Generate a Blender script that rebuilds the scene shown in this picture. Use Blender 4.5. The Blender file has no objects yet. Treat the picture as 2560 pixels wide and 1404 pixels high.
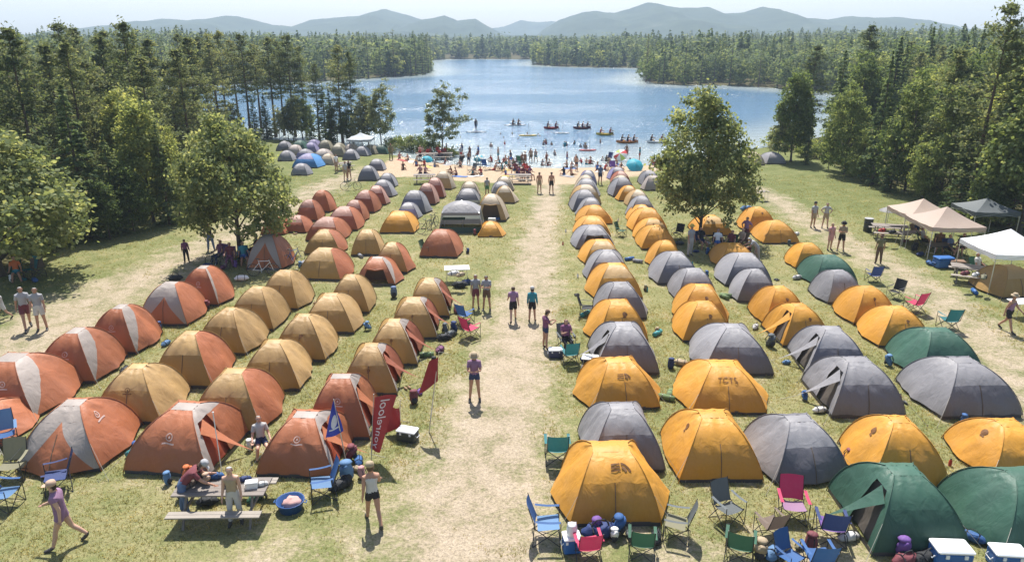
import bpy, math, random
import numpy as np
from mathutils import Vector, Matrix, noise as mnoise
random.seed(7); rng = np.random.default_rng(7)
sc = bpy.context.scene
COL = sc.collection

# ------------------------------------------------------------------ camera, sky, sun, exposure
CAM_H, FPX, HORIZON = 12.0, 1800.0, 95.0
PITCH = math.atan((702.0 - HORIZON) / FPX)
cam_d = bpy.data.cameras.new('camera'); cam = bpy.data.objects.new('camera', cam_d); COL.objects.link(cam)
cam_d.sensor_width = 36.0; cam_d.lens = 36.0 * FPX / 2560.0
cam_d.clip_start = 0.5; cam_d.clip_end = 20000.0
cam.location = (0, 0, CAM_H); cam.rotation_euler = (math.pi / 2 - PITCH, 0, 0)
sc.camera = cam

SUN_EL, SUN_AZ = math.radians(61.0), math.radians(-5.0)      # azimuth from +Y towards +X
world = bpy.data.worlds.new('World'); sc.world = world; world.use_nodes = True
wn = world.node_tree.nodes; wl = world.node_tree.links
sky = wn.new('ShaderNodeTexSky'); sky.sky_type = 'NISHITA'; sky.sun_disc = False
sky.sun_elevation = SUN_EL; sky.sun_rotation = SUN_AZ
sky.altitude = 300.0; sky.air_density = 1.0; sky.dust_density = 1.9; sky.ozone_density = 1.0
bg = wn['Background']; bg.inputs['Strength'].default_value = 0.105
wl.new(sky.outputs['Color'], bg.inputs['Color'])
sun_d = bpy.data.lights.new('sun', 'SUN'); sun_d.energy = 5.0; sun_d.angle = math.radians(0.53); sun_d.color = (1.0, 0.955, 0.89)
sun = bpy.data.objects.new('sun', sun_d); COL.objects.link(sun)
sdir = Vector((math.sin(SUN_AZ) * math.cos(SUN_EL), math.cos(SUN_AZ) * math.cos(SUN_EL), math.sin(SUN_EL)))
sun.rotation_euler = sdir.to_track_quat('Z', 'Y').to_euler(); sun.location = (0, 60, 120)

sc.view_settings.view_transform = 'Standard'; sc.view_settings.look = 'None'
sc.view_settings.exposure = 0.84; sc.view_settings.gamma = 1.0; sc.view_settings.use_curve_mapping = False
sc.cycles.use_denoising = True
sc.cycles.max_bounces = 8; sc.cycles.transparent_max_bounces = 8; sc.cycles.volume_bounces = 1
sc.cycles.use_fast_gi = False

# ------------------------------------------------------------------ helpers
_cp, _sp = math.cos(PITCH), math.sin(PITCH)
def ray(x, y):
    u = (x - 1280.0) / FPX; v = -(y - 702.0) / FPX
    return u, _cp + v * _sp, -_sp + v * _cp
def ground(x, y, z=0.0):
    dx, dy, dz = ray(x, y); t = (z - CAM_H) / dz
    return Vector((dx * t, dy * t, z))
def height_at(Y, py):                       # height of a point at depth Y that stands at image row py
    dx, dy, dz = ray(1280, py); return CAM_H + Y * dz / dy
def lerp(a, b, t): return a + (b - a) * t
def smooth(e0, e1, x):
    t = np.clip((x - e0) / (e1 - e0), 0, 1); return t * t * (3 - 2 * t)

def tagp(o, label=None, cat=None, group=None, kind=None):
    if label: o['label'] = label
    if cat: o['category'] = cat
    if group: o['group'] = group
    if kind: o['kind'] = kind
    return o
def thing(name, label, cat, loc=(0, 0, 0), rz=0.0, group=None, scale=1.0):
    o = bpy.data.objects.new(name, None); COL.objects.link(o)
    o.empty_display_size = 0.2
    o.location = loc; o.rotation_euler = (0, 0, rz); o.scale = (scale,) * 3
    return tagp(o, label, cat, group)
def link_mesh(name, me, parent=None, material=None):
    o = bpy.data.objects.new(name, me); COL.objects.link(o)
    if parent is not None: o.parent = parent
    if material is not None:
        if len(me.materials) == 0: me.materials.append(material)
        o.material_slots[0].link = 'OBJECT'; o.material_slots[0].material = material
    return o
def copy_tree(o, parent=None):
    c = o.copy(); COL.objects.link(c)
    if parent is not None: c.parent = parent
    for ch in o.children: copy_tree(ch, c)
    return c

class MB:
    def __init__(s): s.v = []; s.f = []
    def add(s, vs, fs):
        n = len(s.v); s.v += [tuple(p) for p in vs]; s.f += [tuple(i + n for i in q) for q in fs]; return s
    def box(s, c, d, rz=0.0, rx=0.0, ry=0.0, taper=1.0):
        M = Matrix.Translation(c) @ Matrix.Rotation(rz, 4, 'Z') @ Matrix.Rotation(ry, 4, 'Y') @ Matrix.Rotation(rx, 4, 'X')
        vs = []
        for z in (-.5, .5):
            k = taper if z > 0 else 1.0
            for x, y in ((-.5, -.5), (.5, -.5), (.5, .5), (-.5, .5)): vs.append(M @ Vector((x * d[0] * k, y * d[1] * k, z * d[2])))
        return s.add(vs, [(3, 2, 1, 0), (4, 5, 6, 7), (0, 1, 5, 4), (1, 2, 6, 5), (2, 3, 7, 6), (3, 0, 4, 7)])
    def rbox(s, c, d, r=0.02, rz=0.0):       # box with chamfered upright and top edges
        x, y, z = d[0] / 2, d[1] / 2, d[2] / 2
        M = Matrix.Translation(c) @ Matrix.Rotation(rz, 4, 'Z')
        def ring(ix, zz): return [M @ Vector(p + (zz,)) for p in ((-x + ix, -y), (x - ix, -y), (x, -y + ix), (x, y - ix), (x - ix, y), (-x + ix, y), (-x, y - ix), (-x, -y + ix))]
        def ring2(k, zz): return [M @ Vector((px * k1, py * k2, zz)) for (px, py), k1, k2 in (((a, b), (x - r) / x, (y - r) / y) for a, b in ((-x + r, -y), (x - r, -y), (x, -y + r), (x, y - r), (x - r, y), (-x + r, y), (-x, y - r), (-x, -y + r)))]
        R = ring2(1, -z) + ring(r, -z + r) + ring(r, z - r) + ring2(1, z)
        fs = [tuple(reversed(range(8))), tuple(range(24, 32))]
        for k in range(3):
            for i in range(8): fs.append((k * 8 + i, k * 8 + (i + 1) % 8, k * 8 + 8 + (i + 1) % 8, k * 8 + 8 + i))
        return s.add(R, fs)
    def tube(s, pts, rad, n=6, cap=True):
        pts = [Vector(p) for p in pts]; m = len(pts)
        rs = rad if isinstance(rad, (list, tuple)) else [rad] * m
        vs = []; prev = None
        for i, p in enumerate(pts):
            d = (pts[min(i + 1, m - 1)] - pts[max(i - 1, 0)])
            d = d.normalized() if d.length > 1e-9 else Vector((0, 0, 1))
            if prev is None:
                u = d.orthogonal().normalized()
            else:
                u = prev - d * prev.dot(d)
                u = u.normalized() if u.length > 1e-6 else d.orthogonal().normalized()
            prev = u; w = d.cross(u)
            for k in range(n):
                a = 2 * math.pi * k / n; vs.append(p + (u * math.cos(a) + w * math.sin(a)) * rs[i])
        fs = []
        for i in range(m - 1):
            for k in range(n): fs.append((i * n + k, i * n + (k + 1) % n, (i + 1) * n + (k + 1) % n, (i + 1) * n + k))
        if cap: fs += [tuple(reversed(range(n))), tuple(range((m - 1) * n, m * n))]
        return s.add(vs, fs)
    def lathe(s, prof, n=12, c=(0, 0, 0), sx=1.0, sy=1.0, M=None):
        vs = []
        for r, z in prof:
            for k in range(n):
                a = 2 * math.pi * k / n
                p = Vector((r * math.cos(a) * sx, r * math.sin(a) * sy, z))
                if M is not None: p = M @ p
                vs.append(p + Vector(c))
        m = len(prof); fs = []
        for i in range(m - 1):
            for k in range(n): fs.append((i * n + k, i * n + (k + 1) % n, (i + 1) * n + (k + 1) % n, (i + 1) * n + k))
        if prof[0][0] > 1e-4: fs.append(tuple(reversed(range(n))))
        if prof[-1][0] > 1e-4: fs.append(tuple(range((m - 1) * n, m * n)))
        return s.add(vs, fs)
    def blob(s, c, r, n=8, m=6, wob=0.0, seed=0, M=None):
        prof = [(max(1e-4, math.sin(math.pi * i / m)), -math.cos(math.pi * i / m)) for i in range(m + 1)]
        vs = []
        for rr, z in prof:
            for k in range(n):
                a = 2 * math.pi * k / n; p = Vector((rr * math.cos(a), rr * math.sin(a), z))
                q = 1.0 + (wob * mnoise.noise(p * 1.7 + Vector((seed, 0, 0))) if wob else 0.0)
                p = Vector((p.x * r[0] * q, p.y * r[1] * q, p.z * r[2] * q))
                if M is not None: p = M @ p
                vs.append(p + Vector(c))
        fs = []
        for i in range(m):
            for k in range(n): fs.append((i * n + k, i * n + (k + 1) % n, (i + 1) * n + (k + 1) % n, (i + 1) * n + k))
        return s.add(vs, fs)
    def grid(s, fn, nu, nv):
        vs = [fn(i / nu, j / nv) for j in range(nv + 1) for i in range(nu + 1)]
        fs = [(j * (nu + 1) + i, j * (nu + 1) + i + 1, (j + 1) * (nu + 1) + i + 1, (j + 1) * (nu + 1) + i) for j in range(nv) for i in range(nu)]
        return s.add(vs, fs)
    def mesh(s, name, smooth=False):
        me = bpy.data.meshes.new(name); me.from_pydata(s.v, [], s.f)
        if smooth: me.shade_smooth()
        return me
    def build(s, name, material, parent=None, smooth=False):
        me = s.mesh(name, smooth); me.materials.append(material)
        o = bpy.data.objects.new(name, me); COL.objects.link(o)
        if parent is not None: o.parent = parent
        return o

def np_mesh(name, V, F):
    """V (n,3); F (m,k) of one polygon size"""
    me = bpy.data.meshes.new(name); V = np.asarray(V, np.float32); F = np.asarray(F, np.int32)
    k = F.shape[1]
    me.vertices.add(len(V)); me.vertices.foreach_set('co', V.ravel())
    me.loops.add(F.size); me.loops.foreach_set('vertex_index', F.ravel())
    me.polygons.add(len(F)); me.polygons.foreach_set('loop_start', np.arange(0, F.size, k, dtype=np.int32))
    me.update(calc_edges=True); return me

# ------------------------------------------------------------------ materials
_mats = {}
def new_mat(name):
    m = bpy.data.materials.new(name); m.use_nodes = True
    nt = m.node_tree; return m, nt, nt.nodes, nt.links, nt.nodes['Principled BSDF']
def nd(N, t, **kw):
    n = N.new(t)
    for k, v in kw.items(): setattr(n, k, v)
    return n
def ramp(N, stops):
    r = N.new('ShaderNodeValToRGB'); cr = r.color_ramp
    while len(cr.elements) < len(stops): cr.elements.new(0.5)
    for e, (p, c) in zip(cr.elements, stops): e.position = p; e.color = tuple(c) + (1.0,) if len(c) == 3 else c
    return r
def mixc(N, L, fac, a, b, mode='MIX'):
    m = N.new('ShaderNodeMix'); m.data_type = 'RGBA'; m.blend_type = mode
    for idx, v in ((0, fac), (6, a), (7, b)):
        if hasattr(v, 'links') or hasattr(v, 'is_output'): L.new(v, m.inputs[idx])
        elif isinstance(v, (int, float)): m.inputs[idx].default_value = v
        else: m.inputs[idx].default_value = tuple(v) + (1.0,)
    return m.outputs[2]
def noise_tex(N, L, vec, scale, detail=3.0, rough=0.55, dist=0.0):
    n = N.new('ShaderNodeTexNoise'); n.inputs['Scale'].default_value = scale; n.inputs['Detail'].default_value = detail
    n.inputs['Roughness'].default_value = rough; n.inputs['Distortion'].default_value = dist
    if vec is not None: L.new(vec, n.inputs['Vector'])
    return n.outputs['Fac']
def lerp(a, b, t): return a + (b - a) * t
def plain(name, col, rough=0.6, metal=0.0, vary=0.12, scale=9.0, spec=0.4):
    key = ('p', name, col)
    if key in _mats: return _mats[key]
    m, nt, N, L, b = new_mat(name)
    tc = nd(N, 'ShaderNodeTexCoord'); f = noise_tex(N, L, tc.outputs['Object'], scale, 4)
    lo = tuple(c * (1 - vary) for c in col); hi = tuple(min(1, c * (1 + vary)) for c in col)
    L.new(mixc(N, L, f, lo, hi), b.inputs['Base Color'])
    b.inputs['Roughness'].default_value = rough; b.inputs['Metallic'].default_value = metal
    b.inputs['Specular IOR Level'].default_value = spec
    _mats[key] = m; return m
def fabric(name, col, trans=0.12, rough=0.55, bump=0.6, fold=3.2, tint=1.0):
    """thin tent or chair cloth: diffuse weave, a little sheen, light coming through"""
    key = ('f', name, col, trans)
    if key in _mats: return _mats[key]
    m, nt, N, L, b = new_mat(name)
    tc = nd(N, 'ShaderNodeTexCoord'); oi = nd(N, 'ShaderNodeObjectInfo')
    mp = nd(N, 'ShaderNodeMapping'); mp.inputs['Scale'].default_value = (1.0, 1.0, 0.45)
    L.new(tc.outputs['Object'], mp.inputs['Vector'])
    f1 = noise_tex(N, L, mp.outputs['Vector'], fold, 3, 0.5, 0.6); f2 = noise_tex(N, L, tc.outputs['Object'], 14.0, 4)
    f3 = noise_tex(N, L, tc.outputs['Object'], 1.3, 4, 0.6)
    c1 = mixc(N, L, f2, tuple(c * 0.9 for c in col), tuple(min(1, c * 1.08) for c in col))
    g_ = sum(col) / 3
    fr = ramp(N, [(0.40, (0, 0, 0)), (0.80, (0.30,) * 3)]); L.new(f3, fr.inputs['Fac'])
    c1 = mixc(N, L, fr.outputs['Color'], c1, tuple(min(1, lerp(c, g_, .35) * 1.05 + .015) for c in col))
    hv = nd(N, 'ShaderNodeHueSaturation')
    mr = nd(N, 'ShaderNodeMapRange'); mr.inputs['To Min'].default_value = 0.86; mr.inputs['To Max'].default_value = 1.12
    L.new(oi.outputs['Random'], mr.inputs['Value']); L.new(mr.outputs['Result'], hv.inputs['Value'])
    L.new(c1, hv.inputs['Color'])
    L.new(hv.outputs['Color'], b.inputs['Base Color']); b.inputs['Roughness'].default_value = rough
    b.inputs['Specular IOR Level'].default_value = 0.35
    bp = nd(N, 'ShaderNodeBump'); bp.inputs['Strength'].default_value = bump; bp.inputs['Distance'].default_value = 0.06
    L.new(f1, bp.inputs['Height']); L.new(bp.outputs['Normal'], b.inputs['Normal'])
    tr = nd(N, 'ShaderNodeBsdfTranslucent'); L.new(hv.outputs['Color'], tr.inputs['Color']); L.new(bp.outputs['Normal'], tr.inputs['Normal'])
    mx = nd(N, 'ShaderNodeMixShader'); mx.inputs[0].default_value = trans
    L.new(b.outputs[0], mx.inputs[1]); L.new(tr.outputs[0], mx.inputs[2])
    L.new(mx.outputs[0], N['Material Output'].inputs['Surface'])
    _mats[key] = m; return m
def leaf_mat(name, dark, mid, light, trans=0.35, attr=None, fixed=None):
    m, nt, N, L, b = new_mat(name)
    ge = nd(N, 'ShaderNodeNewGeometry'); oi = nd(N, 'ShaderNodeObjectInfo'); tc = nd(N, 'ShaderNodeTexCoord')
    r = ramp(N, [(0.0, dark), (0.5, mid), (1.0, light)])
    n1 = noise_tex(N, L, tc.outputs['Object'], 0.9, 2)
    ad = nd(N, 'ShaderNodeMath', operation='MULTIPLY_ADD'); ad.inputs[1].default_value = 0.55
    L.new(ge.outputs['Random Per Island'], ad.inputs[0])
    sb = nd(N, 'ShaderNodeMath', operation='MULTIPLY_ADD'); sb.inputs[1].default_value = 1.3; sb.inputs[2].default_value = -0.42
    L.new(n1, sb.inputs[0]); L.new(sb.outputs[0], ad.inputs[2]); L.new(ad.outputs[0], r.inputs['Fac'])
    hv = nd(N, 'ShaderNodeHueSaturation')
    if attr:
        at = nd(N, 'ShaderNodeAttribute'); at.attribute_name = attr; src = at.outputs['Fac']
    else: src = oi.outputs['Random']
    mr = nd(N, 'ShaderNodeMapRange'); mr.inputs['To Min'].default_value = 0.66 if fixed is None else fixed; mr.inputs['To Max'].default_value = 1.45 if fixed is None else fixed
    L.new(src, mr.inputs['Value']); L.new(mr.outputs['Result'], hv.inputs['Value'])
    mh = nd(N, 'ShaderNodeMapRange'); mh.inputs['To Min'].default_value = 0.53 if fixed is None else .505; mh.inputs['To Max'].default_value = 0.475 if fixed is None else .505
    L.new(src, mh.inputs['Value']); L.new(mh.outputs['Result'], hv.inputs['Hue'])
    L.new(r.outputs['Color'], hv.inputs['Color'])
    L.new(hv.outputs['Color'], b.inputs['Base Color']); b.inputs['Roughness'].default_value = 0.65
    b.inputs['Specular IOR Level'].default_value = 0.105
    tr = nd(N, 'ShaderNodeBsdfTranslucent'); L.new(mixc(N, L, 1.0, hv.outputs['Color'], (2.0, 1.75, 1.1), 'MULTIPLY'), tr.inputs['Color'])
    mx = nd(N, 'ShaderNodeMixShader'); mx.inputs[0].default_value = trans
    L.new(b.outputs[0], mx.inputs[1]); L.new(tr.outputs[0], mx.inputs[2])
    L.new(mx.outputs[0], N['Material Output'].inputs['Surface'])
    return m
def bark_mat(name, a, b_):
    m, nt, N, L, b = new_mat(name)
    tc = nd(N, 'ShaderNodeTexCoord'); mp = nd(N, 'ShaderNodeMapping'); mp.inputs['Scale'].default_value = (6, 6, 1.2)
    L.new(tc.outputs['Object'], mp.inputs['Vector']); f = noise_tex(N, L, mp.outputs['Vector'], 3.0, 5)
    L.new(mixc(N, L, f, a, b_), b.inputs['Base Color']); b.inputs['Roughness'].default_value = 0.9
    bp = nd(N, 'ShaderNodeBump'); bp.inputs['Strength'].default_value = 0.6; L.new(f, bp.inputs['Height']); L.new(bp.outputs['Normal'], b.inputs['Normal'])
    return m
# ------------------------------------------------------------------ lake outline and ground
LAKE_PX = [(300, 322), (420, 326), (560, 332), (760, 338), (900, 350), (1000, 368), (1060, 378), (1130, 392), (1250, 400), (1400, 402), (1560, 398),
           (1650, 386), (1760, 369), (1880, 353), (1950, 341), (2060, 318), (2130, 296), (2150, 262), (2112, 238), (2050, 228), (1960, 224),
           (1880, 217), (1800, 213), (1700, 213), (1610, 208), (1584, 199), (1600, 188), (1650, 176), (1600, 170), (1480, 168), (1380, 166), (1318, 161),
           (1330, 154.5), (1370, 151), (1330, 148.5), (1200, 147.5), (1120, 148), (1082, 151), (1072, 158), (1092, 172), (1090, 180), (1060, 187), (1000, 191),
           (900, 197), (800, 203), (640, 208), (480, 211), (300, 213)]
LAKE = np.array([[ground(x, y).x, ground(x, y).y] for x, y in LAKE_PX])
def poly_dist(P, poly, closed=True):
    P = np.asarray(P, float); d = np.full(len(P), 1e18); n = len(poly)
    for i in range(n if closed else n - 1):
        a = poly[i]; b = poly[(i + 1) % n]; ab = b - a
        t = np.clip(((P - a) @ ab) / max(ab @ ab, 1e-9), 0, 1)
        d = np.minimum(d, ((P - a - t[:, None] * ab) ** 2).sum(1))
    return np.sqrt(d)
def inside(P, poly):
    P = np.asarray(P, float); c = np.zeros(len(P), bool); n = len(poly); j = n - 1
    for i in range(n):
        xi, yi = poly[i]; xj, yj = poly[j]
        k = ((yi > P[:, 1]) != (yj > P[:, 1])) & (P[:, 0] < (xj - xi) * (P[:, 1] - yi) / ((yj - yi) if yj != yi else 1e-9) + xi)
        c ^= k; j = i
    return c
def lake_sd(P):
    d = poly_dist(P, LAKE); return np.where(inside(P, LAKE), -d, d)     # negative in the water
def vnoise(P, s, seed=0.0):
    """cheap smooth value noise, vectorised"""
    P = np.asarray(P, float) / s + seed * 17.31; i = np.floor(P).astype(int); f = P - i; f = f * f * (3 - 2 * f)
    def h(x, y): 
        v = np.sin(x * 127.1 + y * 311.7 + seed * 53.3) * 43758.5453; return v - np.floor(v)
    a = h(i[:, 0], i[:, 1]); b = h(i[:, 0] + 1, i[:, 1]); c = h(i[:, 0], i[:, 1] + 1); d = h(i[:, 0] + 1, i[:, 1] + 1)
    return lerp(lerp(a, b, f[:, 0]), lerp(c, d, f[:, 0]), f[:, 1])
def gz_np(P):
    sd = lake_sd(P)
    land = -0.32 + 0.34 * smooth(-0.5, 9.0, sd) + 0.05 * (vnoise(P, 5.0, 1) - .5) * smooth(2, 8, sd)
    far = smooth(150, 420, P[:, 1]) * smooth(3, 60, sd) * (0.2 + 5.5 * vnoise(P, 110.0, 2) ** 2 + 4.0 * smooth(60, 330, P[:, 0]) * smooth(200, 420, P[:, 1]))
    bed = -0.32 - np.minimum(2.5, np.maximum(0, -sd) * 0.07)
    return np.where(sd < -0.5, bed, land + far)
def gz(x, y): return float(gz_np(np.array([[x, y]]))[0])
WATER_Z = -0.2

def span(*segs):
    out = []
    for a, b, st in segs:
        n = max(1, int(round((b - a) / st))); out += list(np.linspace(a, b, n, endpoint=False))
    return np.array(out + [segs[-1][1]])
xs = span((-2600, -1500, 275), (-1500, -300, 100), (-300, -66, 9), (-66, 66, 0.36), (66, 300, 9), (300, 1500, 100), (1500, 2600, 275))
ys = span((-300, 0, 60), (0, 8, 2), (8, 90, 0.36), (90, 150, 1.5), (150, 480, 6), (480, 1500, 60), (1500, 3100, 320))
GX, GY = np.meshgrid(xs, ys); GP = np.stack([GX.ravel(), GY.ravel()], 1)
GZ = gz_np(GP)
nx, ny = len(xs), len(ys)
ii = (np.arange(ny - 1)[:, None] * nx + np.arange(nx - 1)[None, :]).ravel()
gme = np_mesh('ground', np.column_stack([GP, GZ]), np.stack([ii, ii + 1, ii + nx + 1, ii + nx], 1))
gme.shade_smooth()
def pxl(pts): return np.array([[ground(x, y).x, ground(x, y).y] for x, y in pts])
def track(pts, widths):
    """1 on the centre line of a worn track, 0 beyond its half width"""
    L = pxl(pts); best = np.full(len(GP), 9.0)
    for i in range(len(L) - 1):
        a, b = L[i], L[i + 1]; ab = b - a; t = np.clip(((GP - a) @ ab) / (ab @ ab), 0, 1)
        d = np.sqrt(((GP - a - t[:, None] * ab) ** 2).sum(1)) / lerp(widths[i], widths[i + 1], t); best = np.minimum(best, d)
    return np.clip(1.25 - best, 0, 1)
dirt = track([(1180, 1460), (1170, 1300), (1215, 1150), (1255, 1000), (1300, 850), (1325, 740), (1345, 620), (1362, 540), (1375, 470), (1380, 440)],
             [3.4, 3.2, 2.9, 2.6, 2.3, 2.0, 1.75, 1.6, 1.5, 1.8])
dirt = np.maximum(dirt, 0.85 * track([(-120, 930), (60, 850), (250, 745), (420, 672), (560, 600), (690, 540), (820, 462), (930, 430), (1000, 424)], [4.2, 3.9, 3.5, 3.0, 2.8, 2.6, 2.6, 3.2, 4.0]))
dirt = np.maximum(dirt, 0.8 * track([(2640, 1060), (2500, 880), (2380, 770), (2260, 690), (2140, 620), (2030, 560), (1950, 505), (1890, 470)], [3.0, 2.6, 2.2, 2.1, 2.1, 2.0, 1.8, 1.4]))
dirt = np.maximum(dirt, 0.45 * track([(700, 1420), (1000, 1360), (1180, 1350)], [3.0, 3.0, 2.5]))
dirt = np.maximum(dirt, 0.6 * track([(1240, 1150), (1420, 1260), (1700, 1390), (2100, 1390)], [1.4, 1.2, 1.4, 1.5]))
sand_edge = pxl([(930, 436), (985, 444), (1060, 440), (1150, 452), (1250, 458), (1330, 462), (1420, 462), (1500, 452), (1580, 442), (1660, 424), (1720, 404), (1800, 380)])
sdg = lake_sd(GP)
sand_poly = np.vstack([sand_edge, pxl([(1800, 352), (1650, 372), (1400, 384), (1130, 372), (1040, 372), (985, 392), (940, 420)])])
sand = np.clip(np.where(inside(GP, sand_poly), 1, -1) * poly_dist(GP, sand_poly) / 3.0 + 0.5, 0, 1)
sand = np.maximum(sand, (sdg < 0.6) * smooth(3.0, 0.0, np.abs(sdg)) * 0.9)
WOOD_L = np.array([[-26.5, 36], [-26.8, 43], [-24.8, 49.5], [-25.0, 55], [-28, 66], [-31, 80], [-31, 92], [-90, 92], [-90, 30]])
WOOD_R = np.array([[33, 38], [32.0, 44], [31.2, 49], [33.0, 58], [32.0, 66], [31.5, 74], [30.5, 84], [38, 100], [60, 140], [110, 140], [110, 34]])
shade = np.clip(np.where(inside(GP, WOOD_L), 1, -1) * poly_dist(GP, WOOD_L) / 3.0 + 0.3, 0, 1)  # mask of the darker brown forest floor beneath the woods
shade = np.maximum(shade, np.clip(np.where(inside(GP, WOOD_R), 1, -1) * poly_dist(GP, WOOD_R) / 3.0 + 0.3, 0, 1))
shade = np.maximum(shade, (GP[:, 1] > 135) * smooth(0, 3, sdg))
lush = np.clip(smooth(45, 62, GP[:, 1]) * 0.5 + smooth(14, 26, np.abs(GP[:, 0])) * 0.35 + 0.25, 0, 1)
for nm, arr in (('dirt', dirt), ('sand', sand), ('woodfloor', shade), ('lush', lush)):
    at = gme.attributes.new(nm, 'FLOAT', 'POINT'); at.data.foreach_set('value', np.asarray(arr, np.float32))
def ground_mat():
    m, nt, N, L, b = new_mat('field grass and worn soil')
    tc = nd(N, 'ShaderNodeTexCoord'); P = tc.outputs['Object']
    def A(n): a = nd(N, 'ShaderNodeAttribute'); a.attribute_name = n; return a.outputs['Fac']
    def mth(op, a, b_=None, c=None):
        n = nd(N, 'ShaderNodeMath', operation=op)
        for i, v in enumerate((a, b_, c)):
            if v is None: continue
            if isinstance(v, (int, float)): n.inputs[i].default_value = v
            else: L.new(v, n.inputs[i])
        return n.outputs[0]
    big = noise_tex(N, L, P, 0.16, 3, 0.6); midn = noise_tex(N, L, P, 0.9, 4, 0.62, 0.4); fine = noise_tex(N, L, P, 7.0, 4, 0.7); tiny = noise_tex(N, L, P, 26.0, 3, 0.7)
    g1 = ramp(N, [(0.0, (0.066, 0.087, 0.029)), (0.38, (0.138, 0.154, 0.057)), (0.62, (0.24, 0.218, 0.106)), (1.0, (0.39, 0.33, 0.205))])
    s = mth('ADD', mth('MULTIPLY', big, 0.35), mth('MULTIPLY', midn, 0.55)); s = mth('ADD', s, mth('MULTIPLY', fine, 0.45)); s = mth('SUBTRACT', s, mth('MULTIPLY', A('lush'), 0.22))
    s = mth('ADD', s, -0.10)
    L.new(s, g1.inputs['Fac'])
    g2 = ramp(N, [(0.25, (0.20, 0.162, 0.108)), (0.5, (0.345, 0.280, 0.205)), (0.8, (0.44, 0.365, 0.285))])
    L.new(mth('ADD', mth('MULTIPLY', midn, 0.6), mth('MULTIPLY', fine, 0.4)), g2.inputs['Fac'])
    pm = mth('ADD', A('dirt'), mth('MULTIPLY', mth('SUBTRACT', midn, 0.5), 1.5)); pm = mth('ADD', pm, mth('MULTIPLY', mth('SUBTRACT', fine, 0.5), 1.3))
    pr = ramp(N, [(0.30, (0, 0, 0)), (1.05, (0.9,) * 3)]); L.new(pm, pr.inputs['Fac'])
    c = mixc(N, L, pr.outputs['Color'], g1.outputs['Color'], g2.outputs['Color'])
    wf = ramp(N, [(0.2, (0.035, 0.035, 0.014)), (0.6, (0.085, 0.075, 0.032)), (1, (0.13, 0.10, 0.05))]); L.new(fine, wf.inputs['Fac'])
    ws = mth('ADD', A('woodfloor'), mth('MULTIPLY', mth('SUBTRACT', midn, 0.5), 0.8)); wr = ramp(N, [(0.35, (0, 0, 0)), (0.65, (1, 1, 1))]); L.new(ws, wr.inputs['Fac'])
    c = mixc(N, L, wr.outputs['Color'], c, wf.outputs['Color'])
    sd_ = ramp(N, [(0.3, (0.33, 0.25, 0.165)), (0.7, (0.45, 0.35, 0.245))]); L.new(mth('ADD', mth('MULTIPLY', midn, 0.5), mth('MULTIPLY', fine, 0.5)), sd_.inputs['Fac'])
    sm = mth('ADD', A('sand'), mth('MULTIPLY', mth('SUBTRACT', midn, 0.5), 0.7)); sr = ramp(N, [(0.38, (0, 0, 0)), (0.62, (1, 1, 1))]); L.new(sm, sr.inputs['Fac'])
    c = mixc(N, L, sr.outputs['Color'], c, sd_.outputs['Color'])
    grit = noise_tex(N, L, P, 13.0, 5, 0.75)
    sp = ramp(N, [(0.34, (0.42,) * 3), (0.50, (1.0,) * 3), (0.68, (1.35,) * 3)]); L.new(mth('ADD', mth('MULTIPLY', tiny, 0.4), mth('MULTIPLY', grit, 0.6)), sp.inputs['Fac'])
    c = mixc(N, L, 0.8, c, sp.outputs['Color'], 'MULTIPLY')
    L.new(c, b.inputs['Base Color']); b.inputs['Roughness'].default_value = 0.95; b.inputs['Specular IOR Level'].default_value = 0.12
    bp = nd(N, 'ShaderNodeBump'); bp.inputs['Strength'].default_value = 0.9; bp.inputs['Distance'].default_value = 0.07
    L.new(mth('ADD', mth('MULTIPLY', fine, 0.7), mth('MULTIPLY', tiny, 0.4)), bp.inputs['Height']); L.new(bp.outputs['Normal'], b.inputs['Normal'])
    return m
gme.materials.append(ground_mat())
go = bpy.data.objects.new('ground', gme); COL.objects.link(go); tagp(go, 'grassy camp field with worn dirt tracks running to a sandy beach', kind='structure')

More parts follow.
